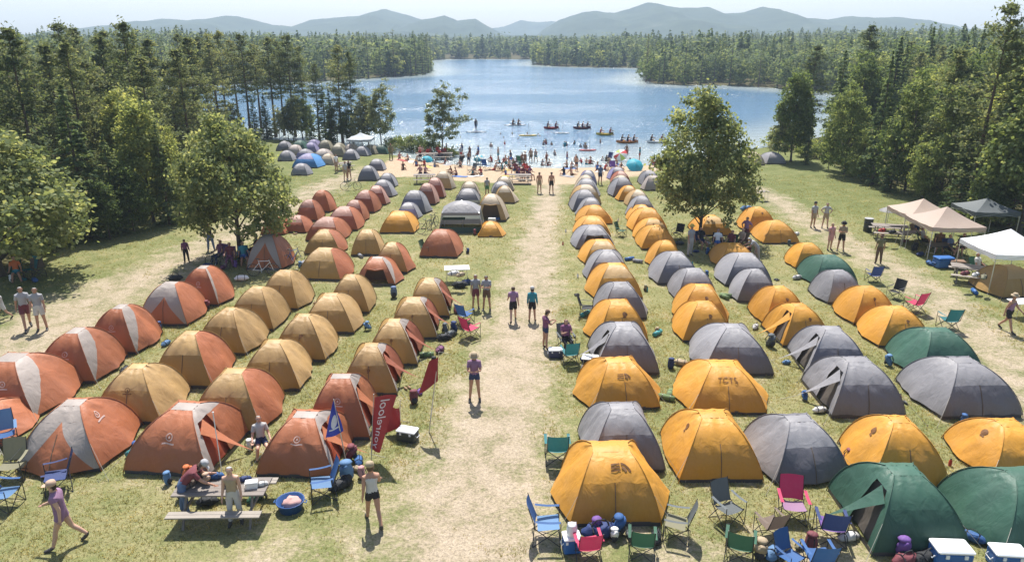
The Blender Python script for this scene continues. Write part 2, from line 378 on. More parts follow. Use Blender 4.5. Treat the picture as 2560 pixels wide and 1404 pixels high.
# water
def water_mat():
    m, nt, N, L, b = new_mat('lake water')
    tc = nd(N, 'ShaderNodeTexCoord'); P = tc.outputs['Object']
    mp = nd(N, 'ShaderNodeMapping'); mp.inputs['Scale'].default_value = (0.55, 1.6, 1); L.new(P, mp.inputs['Vector'])
    n1 = noise_tex(N, L, mp.outputs['Vector'], 0.55, 4, 0.6); n2 = noise_tex(N, L, mp.outputs['Vector'], 2.2, 3, 0.6)
    mp3 = nd(N, 'ShaderNodeMapping'); mp3.inputs['Scale'].default_value = (0.25, 1.0, 1); L.new(P, mp3.inputs['Vector'])
    n3 = noise_tex(N, L, mp3.outputs['Vector'], 0.035, 4, 0.6)
    at = nd(N, 'ShaderNodeAttribute'); at.attribute_name = 'shallow'
    c = mixc(N, L, n3, (0.045, 0.115, 0.19), (0.08, 0.16, 0.25))
    c = mixc(N, L, at.outputs['Fac'], c, (0.30, 0.34, 0.33))
    L.new(c, b.inputs['Base Color'])
    b.inputs['Roughness'].default_value = 0.16; b.inputs['IOR'].default_value = 1.33
    bp = nd(N, 'ShaderNodeBump'); bp.inputs['Strength'].default_value = 1.0; bp.inputs['Distance'].default_value = 0.45
    ad = nd(N, 'ShaderNodeMath', operation='MULTIPLY_ADD'); ad.inputs[1].default_value = 0.35; L.new(n2, ad.inputs[0]); L.new(n1, ad.inputs[2])
    pw = ramp(N, [(0.38, (0.35,) * 3), (0.62, (1.0,) * 3)]); L.new(n3, pw.inputs['Fac'])
    ml = nd(N, 'ShaderNodeMath', operation='MULTIPLY'); L.new(ad.outputs[0], ml.inputs[0]); L.new(pw.outputs['Color'], ml.inputs[1]); L.new(ml.outputs[0], bp.inputs['Height']); L.new(bp.outputs['Normal'], b.inputs['Normal'])
    return m
wx = span((-330, -90, 12), (-90, 90, 1.5), (90, 330, 12)); wy = span((64, 130, 1.2), (130, 470, 8))
WX, WY = np.meshgrid(wx, wy); WP = np.stack([WX.ravel(), WY.ravel()], 1)
ii = (np.arange(len(wy) - 1)[:, None] * len(wx) + np.arange(len(wx) - 1)[None, :]).ravel()
quads = np.stack([ii, ii + 1, ii + len(wx) + 1, ii + len(wx)], 1)
wsd = lake_sd(WP); quads = quads[(wsd[quads] < 14).any(1)]
wme = np_mesh('lake', np.column_stack([WP, np.full(len(WP), WATER_Z)]), quads)
at = wme.attributes.new('shallow', 'FLOAT', 'POINT'); at.data.foreach_set('value', np.asarray(smooth(-16, 0.5, wsd) * 0.85, np.float32))
wme.materials.append(water_mat())
wo = bpy.data.objects.new('lake_water', wme); COL.objects.link(wo); tagp(wo, 'rippled blue lake reaching back between wooded shores', kind='structure')

# ------------------------------------------------------------------ mountains (ridges about 3 km off, real relief)
def mountain_mat():
    m, nt, N, L, b = new_mat('wooded mountain slopes')
    tc = nd(N, 'ShaderNodeTexCoord'); f = noise_tex(N, L, tc.outputs['Object'], 0.02, 6, 0.65)
    r = ramp(N, [(0.3, (0.030, 0.045, 0.030)), (0.6, (0.055, 0.075, 0.045)), (0.85, (0.12, 0.12, 0.10))]); L.new(f, r.inputs['Fac'])
    L.new(r.outputs['Color'], b.inputs['Base Color']); b.inputs['Roughness'].default_value = 1.0; b.inputs['Specular IOR Level'].default_value = 0.05
    return m
M_MOUNT = mountain_mat()
def ridge(name, label, crest_px, Y0, depth):
    px = np.array([p[0] for p in crest_px], float); py = np.array([p[1] for p in crest_px], float)
    n = 260; X = np.linspace(px[0], px[-1], n)
    # smooth interpolation between the crest points, plus small scale roughness
    yy = np.interp(X, px, py); k = np.hanning(5); k /= k.sum(); ys_ = np.convolve(np.pad(yy, 2, mode='edge'), k, 'valid')
    vs = []; rows = 26
    Hc = np.array([height_at(Y0, y) for y in ys_]); Wx = np.array([(x - 1280) / FPX * (Y0 * _cp + CAM_H * _sp) for x in X])
    edge = np.minimum(1, np.minimum(np.arange(n), np.arange(n)[::-1]) / 14.0)
    for j in range(rows):
        s = j / (rows - 1) * 2 - 1                   # -1 front foot, 0 crest, 1 back foot
        prof = (1 - abs(s)) ** 0.85
        for i in range(n):
            yw = Y0 + s * depth; q = mnoise.fractal(Vector((Wx[i] / 170.0, yw / 170.0, Y0 * 0.01)), 0.9, 2.0, 5)
            spur = 1 + 0.75 * q * (1 - prof) + 0.02 * q
            z = -5 + (Hc[i] + 5) * prof * spur * edge[i] + 3.0 * mnoise.noise(Vector((Wx[i] / 22.0, yw / 22.0, 3.1))) * edge[i] * (1 - prof * 0.6)
            vs.append((Wx[i] + 40 * q * (1 - prof), yw, z))
    ii = (np.arange(rows - 1)[:, None] * n + np.arange(n - 1)[None, :]).ravel()
    me = np_mesh(name, np.array(vs), np.stack([ii, ii + 1, ii + n + 1, ii + n], 1)); me.shade_smooth(); me.materials.append(M_MOUNT)
    o = bpy.data.objects.new(name, me); COL.objects.link(o); tagp(o, label, kind='structure'); return o
ridge('mountains', 'hazy blue mountain ridge with the sharp summit behind the lake', [(650, 90), (720, 74), (800, 48), (860, 42), (905, 38), (965, 19), (1000, 30), (1040, 42), (1090, 60), (1150, 78), (1210, 94)], 2000, 520)
ridge('mountains', 'hazy rounded hills along the skyline beyond the dark woods', [(150, 92), (230, 68), (275, 61), (340, 64), (370, 52), (425, 44), (480, 49), (530, 46), (585, 37), (620, 42), (680, 60), (730, 66), (800, 72), (900, 80), (980, 94)], 1850, 480)
ridge('mountains', 'hazy ridge falling to the gap above the lake', [(930, 92), (1000, 70), (1060, 48), (1115, 38), (1145, 50), (1190, 45), (1215, 62), (1255, 84), (1300, 92)], 1700, 420)
ridge('mountains', 'pale farthest ridge seen in the gap', [(1180, 92), (1230, 70), (1260, 66), (1300, 51), (1340, 55), (1380, 52), (1420, 60), (1470, 90)], 2500, 420)
ridge('mountains', 'tallest hazy mountain with a pointed summit', [(1290, 92), (1350, 78), (1400, 46), (1450, 30), (1480, 28), (1530, 32), (1570, 20), (1610, 3), (1640, 3), (1690, 16), (1760, 17), (1800, 34), (1850, 30), (1890, 15), (1930, 26), (1980, 44), (2060, 50), (2110, 39), (2160, 45), (2220, 42), (2280, 48), (2330, 62), (2420, 80), (2520, 92)], 1750, 520)
ridge('foothills', 'low wooded foothills along the far end of the lake', [(700, 92), (900, 82), (1000, 79), (1100, 84), (1200, 92), (1300, 88), (1400, 84), (1560, 78), (1800, 80), (2100, 84), (2400, 92)], 1400, 330)
# ------------------------------------------------------------------ vegetation
M_BARK = bark_mat('grey brown bark', (0.045, 0.035, 0.027), (0.13, 0.10, 0.08))
M_BARKR = bark_mat('reddish pine bark', (0.06, 0.038, 0.028), (0.16, 0.105, 0.075))
M_MAPLE = leaf_mat('broad leaves', (0.064, 0.098, 0.036), (0.135, 0.178, 0.066), (0.24, 0.27, 0.118), 0.5)
M_SHADE = leaf_mat('shade tree leaves', (0.066, 0.094, 0.042), (0.135, 0.166, 0.076), (0.26, 0.275, 0.145), 0.5, None, 1.22)
M_POPLAR = leaf_mat('silvery leaves', (0.075, 0.100, 0.060), (0.140, 0.170, 0.098), (0.24, 0.26, 0.16), 0.5)
M_PINE = leaf_mat('pine needles', (0.052, 0.076, 0.040), (0.108, 0.138, 0.068), (0.20, 0.215, 0.115), 0.46)
M_SPRUCE = leaf_mat('spruce needles', (0.044, 0.080, 0.042), (0.096, 0.142, 0.068), (0.195, 0.235, 0.115), 0.46)
M_FAR = leaf_mat('far canopy leaves', (0.042, 0.072, 0.040), (0.096, 0.138, 0.064), (0.19, 0.222, 0.105), 0.44, attr='treevar')

def quads(C, Nn, s, aspect=1.0, R=None, spin=None):
    """leaf faces: centres C, normals Nn, half sizes s"""
    R = R or rng
    Nn = Nn / np.maximum(1e-6, np.linalg.norm(Nn, axis=1))[:, None]
    t = R.normal(size=C.shape) if spin is None else spin
    u = t - (t * Nn).sum(1)[:, None] * Nn; u /= np.maximum(1e-6, np.linalg.norm(u, axis=1))[:, None]
    w = np.cross(Nn, u); s = np.broadcast_to(s, (len(C),))[:, None]
    a = u * s; b = w * s * aspect
    return np.stack([C - a, C - b * 0.9 + a * 0.12, C + a, C + b + a * 0.12], 1).reshape(-1, 3)
def leaf_mesh(name, V):
    n = len(V) // 4; me = np_mesh(name, V, np.arange(4 * n).reshape(n, 4)); return me

def crown_broad(h, w, base, n_clump, n_leaf, leaf, R, shape=1.0, clump=0.55, lean=0.0):
    """centres of leaf clumps over an uneven crown, returns leaf quads and limb end points"""
    ch = h - base; cs = []
    lob = R.normal(size=(9, 3)); lob /= np.linalg.norm(lob, axis=1)[:, None]; amp = R.uniform(-0.05, 0.38, 9)
    while len(cs) < n_clump:
        d = R.normal(size=3); d /= np.linalg.norm(d)
        if d[2] < -0.75: continue
        r = R.uniform(0.25, 1.0) ** 0.5
        bump = 1 + (amp * np.maximum(0, (lob @ d)) ** 4).sum() - 0.12
        z = d[2]; zz = base + ch * (0.5 + 0.5 * z * min(1.12, bump) * (0.55 + 0.45 * r) if z < 0 else 0.42 + 0.58 * z * r * bump)
        k = 1.0 - shape * max(0, (zz - base) / ch - 0.35) ** 1.3
        cs.append((d[0] * r * bump * w / 2 * max(0.18, k), d[1] * r * bump * w / 2 * max(0.18, k), zz))
    cs = np.array(cs); cr = clump * R.uniform(0.6, 1.35, len(cs))
    idx = R.integers(0, len(cs), n_leaf)
    off = R.normal(size=(n_leaf, 3)) * 0.52; off[:, 2] *= 0.62
    C = cs[idx] + off * cr[idx][:, None]
    ctr = np.array([0, 0, base + ch * 0.4]); out = C - ctr; out /= np.maximum(.01, np.linalg.norm(out, axis=1))[:, None]
    Nn = R.normal(size=(n_leaf, 3)) * 0.75 + out * 0.6 + np.array([0, 0, 0.55])
    return quads(C, Nn, leaf * R.uniform(0.6, 1.25, n_leaf), 0.8, R), cs
def trunk_limbs(name, h, r0, ends, base, mat_, R, n_limb=14, top=0.85, lean=(0, 0)):
    b = MB(); zt = base + (h - base) * top
    def axis(z): q = z / h; return Vector((lean[0] * q * q * h + 0.12 * math.sin(q * 5 + r0 * 9), lean[1] * q * q * h + 0.1 * math.sin(q * 4), z))
    zs = [0, .12 * base + .08, 0.5 * base + .1, base, base + .3 * (zt - base), base + .65 * (zt - base), zt]
    rr = [r0 * 1.55, r0 * 1.1, r0 * .95, r0 * .85, r0 * .6, r0 * .35, r0 * .08]
    b.tube([axis(z) for z in zs], rr, 8)
    if len(ends):
        sel = R.choice(len(ends), min(n_limb, len(ends)), replace=False)
        for k in sel:
            e = Vector(ends[k]); z0 = max(base * 0.75, min(zt * .92, e.z - 0.55 * math.hypot(e.x, e.y) - 0.3)); p0 = axis(z0)
            md = p0.lerp(e, 0.5) + Vector((0, 0, 0.12 * (e - p0).length * (1 if e.z > z0 else -.4)))
            b.tube([p0, md, e], [r0 * .33, r0 * .2, r0 * .06], 5)
    me = b.mesh(name, True); me.materials.append(mat_); return me
class Proto:
    def __init__(s, kind, h, trunk, crown, mc): s.kind, s.h, s.trunk, s.crown, s.mc = kind, h, trunk, crown, mc
def make_broad(seed, h, w, base, nc, nl, leaf, mat_, shape=0.6, clump=0.6, r0=0.16, limbs=16):
    R = np.random.default_rng(seed); V, cs = crown_broad(h, w, base, nc, nl, leaf, R, shape, clump)
    crown = leaf_mesh('crown', V); crown.materials.append(mat_)
    return Proto('broadleaf_tree', h, trunk_limbs('trunk', h, r0, cs, base, M_BARK, R, limbs), crown, mat_)
def make_pine(seed, h, w, base, nwh=16, dens=70):
    """tall pine: bare lower trunk with dead stubs, whorls of upswept boughs, tufts of needles"""
    R = np.random.default_rng(seed); b = MB(); r0 = 0.012 * h + .03
    wob = R.normal(size=4) * 0.12
    def axis(z): q = z / h; return Vector((wob[0] * math.sin(q * 4 + wob[1] * 9) * 1.2, wob[2] * math.sin(q * 5 + wob[3] * 7), z))
    zs = np.linspace(0, h * .985, 9); b.tube([axis(z) for z in zs], [r0 * (1.35 if i == 0 else 1.0) * (1 - z / h * .93) for i, z in enumerate(zs)], 7)
    for k in range(9):
        z = R.uniform(base * .35, base * 1.05); a = R.uniform(0, 6.28); l = R.uniform(.4, 1.3); p = axis(z)
        b.tube([p, p + Vector((math.cos(a) * l, math.sin(a) * l, R.uniform(-.25, .2)))], [.03, .008], 4)
    C = []; Nn = []; S = []
    for k in range(nwh):
        q = (k + R.uniform(-.2, .2)) / (nwh - 1); q = min(max(q, 0), 1); z = lerp(base, h * .965, q ** .92)
        env = (0.62 + .55 * q) if q < .3 else (0.80 * (1 - (q - .3) / .7) ** .62 + .10)
        for j in range(int(R.integers(3, 6))):
            a = R.uniform(0, 6.283); L_ = w / 2 * env * R.uniform(.55, 1.25); up = lerp(.02, .55, q) * L_ + R.uniform(-.12, .16)
            p0 = axis(z); e = p0 + Vector((math.cos(a) * L_, math.sin(a) * L_, up)); md = p0.lerp(e, .55) + Vector((0, 0, -.06 * L_))
            b.tube([p0, md, e], [.035 * (1.1 - q * .7), .022, .008], 4)
            n = int(dens * (0.45 + .55 * env) * R.uniform(.7, 1.2)); t = R.uniform(.32, 1.04, n)
            base_p = np.array(p0)[None] * (1 - t)[:, None] + np.array(e)[None] * t[:, None]
            sp = .30 * (0.4 + .6 * np.sin(np.clip(t, 0, 1) * 2.6))[:, None] * max(.5, min(1.2, L_))
            C.append(base_p + R.normal(size=(n, 3)) * sp * np.array([1, 1, .42]) + np.array([0, 0, .06]))
            Nn.append(R.normal(size=(n, 3)) * .7 + np.array([0, 0, .9])); S.append(R.uniform(.10, .22, n))
    n = dens; C.append(np.array(axis(h * .96))[None] + R.normal(size=(n, 3)) * np.array([.22, .22, .42])); Nn.append(R.normal(size=(n, 3)) + np.array([0, 0, .3])); S.append(R.uniform(.08, .17, n))
    C = np.concatenate(C); crown = leaf_mesh('crown', quads(C, np.concatenate(Nn), np.concatenate(S), .42, R)); crown.materials.append(M_PINE)
    tr = b.mesh('trunk', True); tr.materials.append(M_BARKR); return Proto('pine_tree', h, tr, crown, M_PINE)
def make_spruce(seed, h, w, base, layers=26, dens=26):
    """spruce: drooping tiers to a thin leader"""
    R = np.random.default_rng(seed); b = MB(); r0 = .011 * h + .03
    b.tube([(0, 0, 0), (0.02, 0, h * .3), (-.02, .02, h * .7), (0, 0, h * .99)], [r0 * 1.3, r0 * .9, r0 * .45, .012], 6)
    C = []; Nn = []; S = []; sp = []
    for k in range(layers):
        q = k / (layers - 1); z = lerp(base, h * .97, q ** .95)
        env = w / 2 * ((1 - q) ** .82 * (1 if q > .12 else .72 + 2.3 * q) + .02)
        for j in range(int(lerp(9, 4, q))):
            a = R.uniform(0, 6.283); L_ = env * R.uniform(.62, 1.18); dr = -.32 * L_ * (1 - q * .8) + R.uniform(-.1, .1)
            d = np.array([math.cos(a), math.sin(a), 0]); n = max(5, int(dens * (L_ / (w / 2)) ** .7 * 1.5)); t = R.uniform(.12, 1, n) ** .8
            side = np.cross(d, [0, 0, 1.0]); u = R.uniform(-1, 1, n) * .30 * L_ * (1.05 - t)
            P = np.array([0, 0, z])[None] + d[None] * (t * L_)[:, None] + side[None] * u[:, None]; P[:, 2] += dr * t ** 1.4 + R.normal(size=n) * .07 + .12 * L_ * t ** 3
            C.append(P); Nn.append(R.normal(size=(n, 3)) * .5 + np.array([0, 0, 1.0]) + d[None] * .35); S.append(R.uniform(.13, .27, n)); sp.append(np.repeat((d + side * .0)[None], n, 0) + R.normal(size=(n, 3)) * .45)
            if k % 3 == 0: b.tube([(0, 0, z), tuple(np.array([0, 0, z]) + d * L_ * .8 + np.array([0, 0, dr * .7]))], [.025, .006], 3)
    V = quads(np.concatenate(C), np.concatenate(Nn), np.concatenate(S), .46, R, np.concatenate(sp))
    crown = leaf_mesh('crown', V); crown.materials.append(M_SPRUCE); tr = b.mesh('trunk', True); tr.materials.append(M_BARK)
    return Proto('spruce_tree', h, tr, crown, M_SPRUCE)

PR = {}
ORD = ['first', 'second', 'third', 'fourth', 'fifth', 'sixth', 'seventh', 'eighth', 'ninth', 'tenth', 'eleventh', 'twelfth', 'thirteenth', 'fourteenth', 'fifteenth', 'sixteenth', 'seventeenth', 'eighteenth', 'nineteenth', 'twentieth']
PR['oak'] = [make_broad(11, 9.0, 8.4, 1.15, 300, 21000, .135, M_SHADE, .5, .66, .20, 26)]
PR['oval'] = [make_broad(12, 11.0, 7.8, .75, 320, 21000, .135, M_SHADE, 1.05, .62, .17, 26)]
PR['maple'] = [make_broad(s, 11.0, w_, .35, 230, 11500, .155, M_MAPLE, sh, .66, .17, 18) for s, w_, sh in ((21, 7.4, .55), (22, 6.2, .7), (23, 5.2, .5))]
PR['poplar'] = [make_broad(s, 9.0, w_, 1.0, 110, 5200, .13, M_POPLAR, .55, .5, .10, 20) for s, w_ in ((31, 5.4), (32, 4.2))]
PR['pine'] = [make_pine(s, 14.0, w_, b_, n, d) for s, w_, b_, n, d in ((41, 4.6, 5.6, 17, 62), (42, 4.0, 6.4, 15, 60), (43, 5.2, 5.0, 18, 60))]
PR['pinefull'] = [make_pine(s, 14.0, w_, b_, n, d) for s, w_, b_, n, d in ((44, 5.4, 2.2, 22, 72), (45, 4.8, 1.6, 22, 76))]
PR['spruce'] = [make_spruce(s, 12.0, w_, .5, l_, d) for s, w_, l_, d in ((51, 4.6, 28, 30), (52, 3.6, 28, 26), (53, 5.4, 26, 32))]
PR['bush'] = [make_broad(s, 1.6, 2.6, .05, 40, 1200, .09, M_MAPLE, .3, .34, .03, 8) for s in (61, 62)]
PR['bushgrey'] = [make_broad(s, 1.6, 2.6, .05, 40, 1200, .09, M_POPLAR, .3, .34, .03, 8) for s in (63,)]
# light crowns for the far shore
PR['farspruce'] = [make_spruce(s, 12.0, w_, .3, 15, 9) for s, w_ in ((71, 4.4), (72, 3.4))]
PR['farbroad'] = [make_broad(s, 10.0, w_, .5, 60, 700, .36, M_MAPLE, .5, .8, .14, 4) for s, w_ in ((73, 7.0), (74, 5.6))]
PR['farpine'] = [make_pine(75, 14.0, 5.4, 3.4, 11, 16)]
NAME_OF = dict(oak='broadleaf_tree', oval='broadleaf_tree', maple='broadleaf_tree', poplar='poplar_tree', pine='pine_tree', pinefull='pine_tree', spruce='spruce_tree', bush='bush', bushgrey='bush', farspruce='spruce_tree', farbroad='broadleaf_tree', farpine='pine_tree')
def tree(kind, x, y, h, label, group=None, sxy=1.0, var=None, rz=None, z=None):
    ps = PR[kind]; p = ps[random.randrange(len(ps)) if var is None else var % len(ps)]
    nm = NAME_OF[kind]
    r = thing(nm, label, 'bush' if 'bush' in kind else 'tree', (x, y, (gz(x, y) if z is None else z) - .03), random.uniform(0, 6.28) if rz is None else rz, group)
    s = h / p.h; r.scale = (s * sxy, s * sxy, s)
    tn, cn = ('stem', 'foliage') if nm == 'bush' else ('trunk', 'crown')
    for me, n in ((p.trunk, tn), (p.crown, cn)):
        o = bpy.data.objects.new(n, me); COL.objects.link(o); o.parent = r
    return r
def tree_px(kind, px, pyb, pyt, label, group=None, sxy=1.0, var=None, rz=None):
    g = ground(px, pyb, 0.0); h = height_at(g.y, pyt); return tree(kind, g.x, g.y, h, label, group, sxy, var, rz)

# trees one can single out
tree_px('oak', 605, 640, 283, 'round leafy shade tree over people and bicycles beside the tents', sxy=.84, rz=2.6)
tree_px('oval', 1752, 598, 215, 'tall oval shade tree standing among the golden tents', sxy=.87, rz=2.4)
tree_px('oak', 8, 690, 288, 'big leafy tree beside the cart track, trunk at the picture edge', sxy=1.12, rz=3.0)
tree_px('poplar', 1107, 376, 200, 'slender grey-green tree alone at the beach edge', sxy=1.05, var=0)
tree_px('poplar', 955, 366, 203, 'dense silvery tree on the shore by the pale tents', sxy=.95, var=1, rz=2.2)
tree_px('maple', 1975, 404, 160, 'airy tree with forked stems behind the beige and blue tents', sxy=.85, var=2)
tree_px('poplar', 1945, 402, 290, 'small silvery tree below the forked tree', sxy=1.1, var=0)
tree_px('spruce', 2015, 412, 280, 'narrow dark spruce beside the forked tree', sxy=.8, var=1)
for i, (x, yb, yt, k) in enumerate([(478, 338, 78, 0), (505, 332, 96, 1), (528, 336, 84, 2), (549, 330, 72, 1), (573, 334, 68, 0), (600, 330, 88, 1), (627, 336, 76, 2), (655, 332, 98, 1), (690, 338, 84, 0),
                                   (712, 334, 90, 1), (738, 338, 78, 2), (766, 336, 104, 1), (800, 346, 150, 1), (858, 352, 104, 0), (884, 350, 118, 1)]):
    tree_px('pine', x, yb, yt, f'bare-trunked shore pine, {ORD[i]} in the row counted from the dark wood', 'pines in a row on the shore', sxy=random.uniform(.85, 1.1), var=k)
for i, (x, yb, yt) in enumerate([(640, 345, 240), (735, 350, 235), (830, 356, 215), (905, 360, 240), (780, 350, 262), (560, 352, 262), (430, 372, 200), (700, 352, 268)]):
    tree_px('poplar' if i % 2 else 'spruce', x, yb, yt, ('silvery tree' if i % 2 else 'small spruce') + f' under the shore pines, {ORD[i]} listed lakeward from the fourth pine' if 0 else ['small spruce under the shore pines behind the purple tents','silvery tree at the foot of the last shore pines','slim spruce before the outermost shore pine','silvery shrub-like tree beside the pale lakeside canopy','low spruce behind the olive lakeside tents','silvery tree at the wood end of the shore pines','young spruce where the dark wood meets the inlet','silvery tree among the middle shore pines'][i], 'young trees under the shore pines', sxy=.9)
for i, (x, yb, yt, kd) in enumerate([(500, 344, 235, 'poplar'), (535, 340, 262, 'maple'), (590, 342, 250, 'poplar'), (668, 342, 225, 'spruce'), (722, 344, 255, 'poplar'), (755, 342, 228, 'maple'), (815, 348, 205, 'spruce'), (845, 352, 250, 'poplar'), (875, 354, 262, 'maple'), (920, 358, 225, 'poplar'), (450, 372, 240, 'maple'), (470, 360, 190, 'spruce')]):
    tree_px(kd, x, yb, yt, f'{dict(poplar="silvery tree", maple="leafy tree", spruce="spruce")[kd]} in the shore thicket, {ORD[i]} listed from the wood' if 0 else f'low {dict(poplar="silvery tree", maple="leafy tree", spruce="spruce")[kd]} filling the gaps between the bare-trunked shore pines', 'thicket trees under the shore pines', 1.15)
# near edge of the woods beyond the cart track
for kind, x, yb, yt, s, lab in [('spruce', 225, 596, 205, 1.05, 'broad dark spruce at the wood edge beyond the cart track'), ('maple', 385, 556, 225, .85, 'yellow-green tree at the wood edge next to the shade tree'),
                                ('spruce', 300, 585, 330, .95, 'bushy young spruce at the foot of the wood edge'), ('maple', 450, 545, 330, .7, 'low leafy tree at the wood edge behind the shade tree'),
                                ('pinefull', 120, 560, 62, 1.0, 'towering dark pine behind the big leafy tree'), ('pinefull', 40, 540, 42, 1.0, 'tallest pine in the woods beyond the cart track'),
                                ('pinefull', 240, 530, 100, 1.0, 'shaggy dark pine rising behind the broad spruce'), ('maple', 345, 520, 195, .8, 'pale green tree rising out of the wood edge'),
                                ('pinefull', 2420, 545, 2, .95, 'tall pine with a ragged top above the canopies'), ('pinefull', 2520, 560, -25, 1.0, 'tallest pine of the woods, above the white canopy'),
                                ('maple', 2110, 436, 205, .72, 'yellow-green tree at the front of the woods by the grass lane'), ('maple', 2260, 478, 190, .85, 'full leafy tree at the wood edge before the canopies'),
                                ('spruce', 2180, 462, 120, .8, 'tall narrow spruce behind the leafy wood edge'), ('maple', 2345, 510, 235, .9, 'dark leafy tree at the wood edge behind the tan canopies'), ('pinefull', 2330, 500, 118, .9, 'grey-green pine behind the tan canopies'),
                                ('maple', 2545, 585, 130, .9, 'large leafy tree at the picture edge behind the white canopy'), ('spruce', 2470, 560, 180, .9, 'spruce with drooping boughs above the grey canopy'), ('maple', 2070, 425, 300, .6, 'small leafy tree leading the wood edge by the lake')]:
    tree_px(kind, x, yb, yt, lab, None, s)
for kind, x, yb, yt, s, lab in [('spruce', 160, 612, 345, 1.0, 'young spruce in shade between the leafy tree and the broad spruce'), ('maple', 335, 582, 405, .9, 'low round tree at the wood edge beside the bushy spruce'), ('spruce', 425, 562, 300, .85, 'slim spruce at the wood edge next to the shade tree'), ('maple', 275, 600, 440, 1.0, 'small round tree hugging the foot of the broad spruce'),
                                ('maple', 2150, 452, 330, .9, 'low yellow-green tree at the foot of the lane woods'), ('spruce', 2225, 480, 300, 1.1, 'broad young spruce at the foot of the lane woods'), ('maple', 2305, 505, 345, 1.0, 'low leafy tree directly behind the tan canopies'), ('spruce', 2390, 540, 330, 1.2, 'wide drooping spruce behind the tan canopies'), ('maple', 2455, 570, 390, 1.0, 'low tree over the grey canopy')]:
    tree_px(kind, x, yb, yt, lab, None, s)
# the woods behind them, each tree a thing
placed = [(o.location.x, o.location.y) for o in COL.objects if o.get('category') == 'tree']
def fill(poly, n, kinds, label, group, dmin, hr):
    lo = poly.min(0); hi = poly.max(0); k = 0; tries = 0
    while k < n and tries < 6000:
        tries += 1
        p = np.array([[random.uniform(lo[0], hi[0]), random.uniform(lo[1], hi[1])]])
        if not inside(p, poly)[0] or lake_sd(p)[0] < 2: continue
        x, y = p[0]
        if abs(x) > .72 * y + 9: continue
        if any((x - a) ** 2 + (y - b) ** 2 < dmin ** 2 for a, b in placed): continue
        placed.append((x, y)); kd = random.choice(kinds)
        h = random.uniform(*hr) * (0.82 if kd == 'maple' else 1)
        mid_ = (hr[0] + hr[1]) / 2 * (0.82 if kd == 'maple' else 1); hw = 'tall' if h > mid_ * 1.08 else 'short' if h < mid_ * .92 else 'medium'
        dp = 'at the camp end of' if y < 55 else 'midway along' if y < 72 else 'at the lake end of'; ed = 'at the edge' if abs(x) < 38 + (y - 45) * .1 else 'deep inside'
        tree(kd, x, y, h, f'{hw} {label[kd].split(" in the ")[0]} {ed}, {dp} the {label[kd].split(" in the ")[1].replace("dense ", "").replace("deep ", "")}', group, random.uniform(.85, 1.15)); k += 1
fill(np.array([[-27.5, 44], [-26, 50], [-27, 55], [-29, 66], [-32, 80], [-33, 90], [-75, 92], [-60, 60], [-45, 44]]), 62, ['pinefull', 'pinefull', 'spruce', 'maple', 'pine'],
     {'pinefull': 'dark pine in the dense wood beyond the cart track', 'pine': 'bare-stemmed pine in the dense wood beyond the cart track', 'spruce': 'dark spruce in the dense wood beyond the cart track', 'maple': 'leafy tree in the dense wood beyond the cart track'}, 'trees in the wood beyond the cart track', 3.3, (9.5, 13.6))
fill(np.array([[34, 45], [33.5, 50], [35, 58], [34, 66], [34, 74], [33, 84], [42, 104], [60, 130], [100, 130], [60, 60], [44, 42]]), 62, ['pinefull', 'spruce', 'maple', 'maple'],
     {'pinefull': 'dark pine in the deep wood behind the canopies', 'spruce': 'dark spruce in the deep wood behind the canopies', 'maple': 'leafy tree in the deep wood behind the canopies'}, 'trees in the wood behind the canopies', 3.3, (10.0, 14.2))
# bushes along the shore and the wood edges
for i, (x, yb, h, kd) in enumerate([(985, 366, 1.5, 'bush'), (1010, 370, 1.8, 'bush'), (1030, 374, 1.6, 'bushgrey'), (1052, 374, 2.0, 'bush'), (1075, 376, 1.7, 'bush'), (1128, 386, 1.3, 'bush'), (970, 376, 1.3, 'bushgrey')]):
    tree_px(kd, x, yb, 0, 'x'); o = [q for q in COL.objects if q.get('label') == 'x'][0]; o.scale = (h / 1.6,) * 3
    o['label'] = 'low green bush in the thicket along the shore by the slender tree'; o['group'] = 'bushes along the shore'
k = 0
for poly, lab in ((WOOD_L[:7], 'bush'), (WOOD_R[:8], 'bush')):
    for i in range(len(poly) - 1):
        a, b = poly[i], poly[i + 1]; n = max(1, int(np.linalg.norm(b - a) / 2.6))
        for j in range(n):
            p = a + (b - a) * ((j + random.random()) / n); sgn = -1 if p[0] < 0 else 1
            tree('bush', p[0] + sgn * random.uniform(.2, 1.6), p[1], random.uniform(.8, 2.3), f'low bush {"at the camp end" if p[1] < 52 else "midway" if p[1] < 68 else "at the lake end"} of the wood fringe ' + ('beyond the cart track' if sgn < 0 else 'behind the canopies'), 'bushes along the wood edge', random.uniform(.9, 1.4))
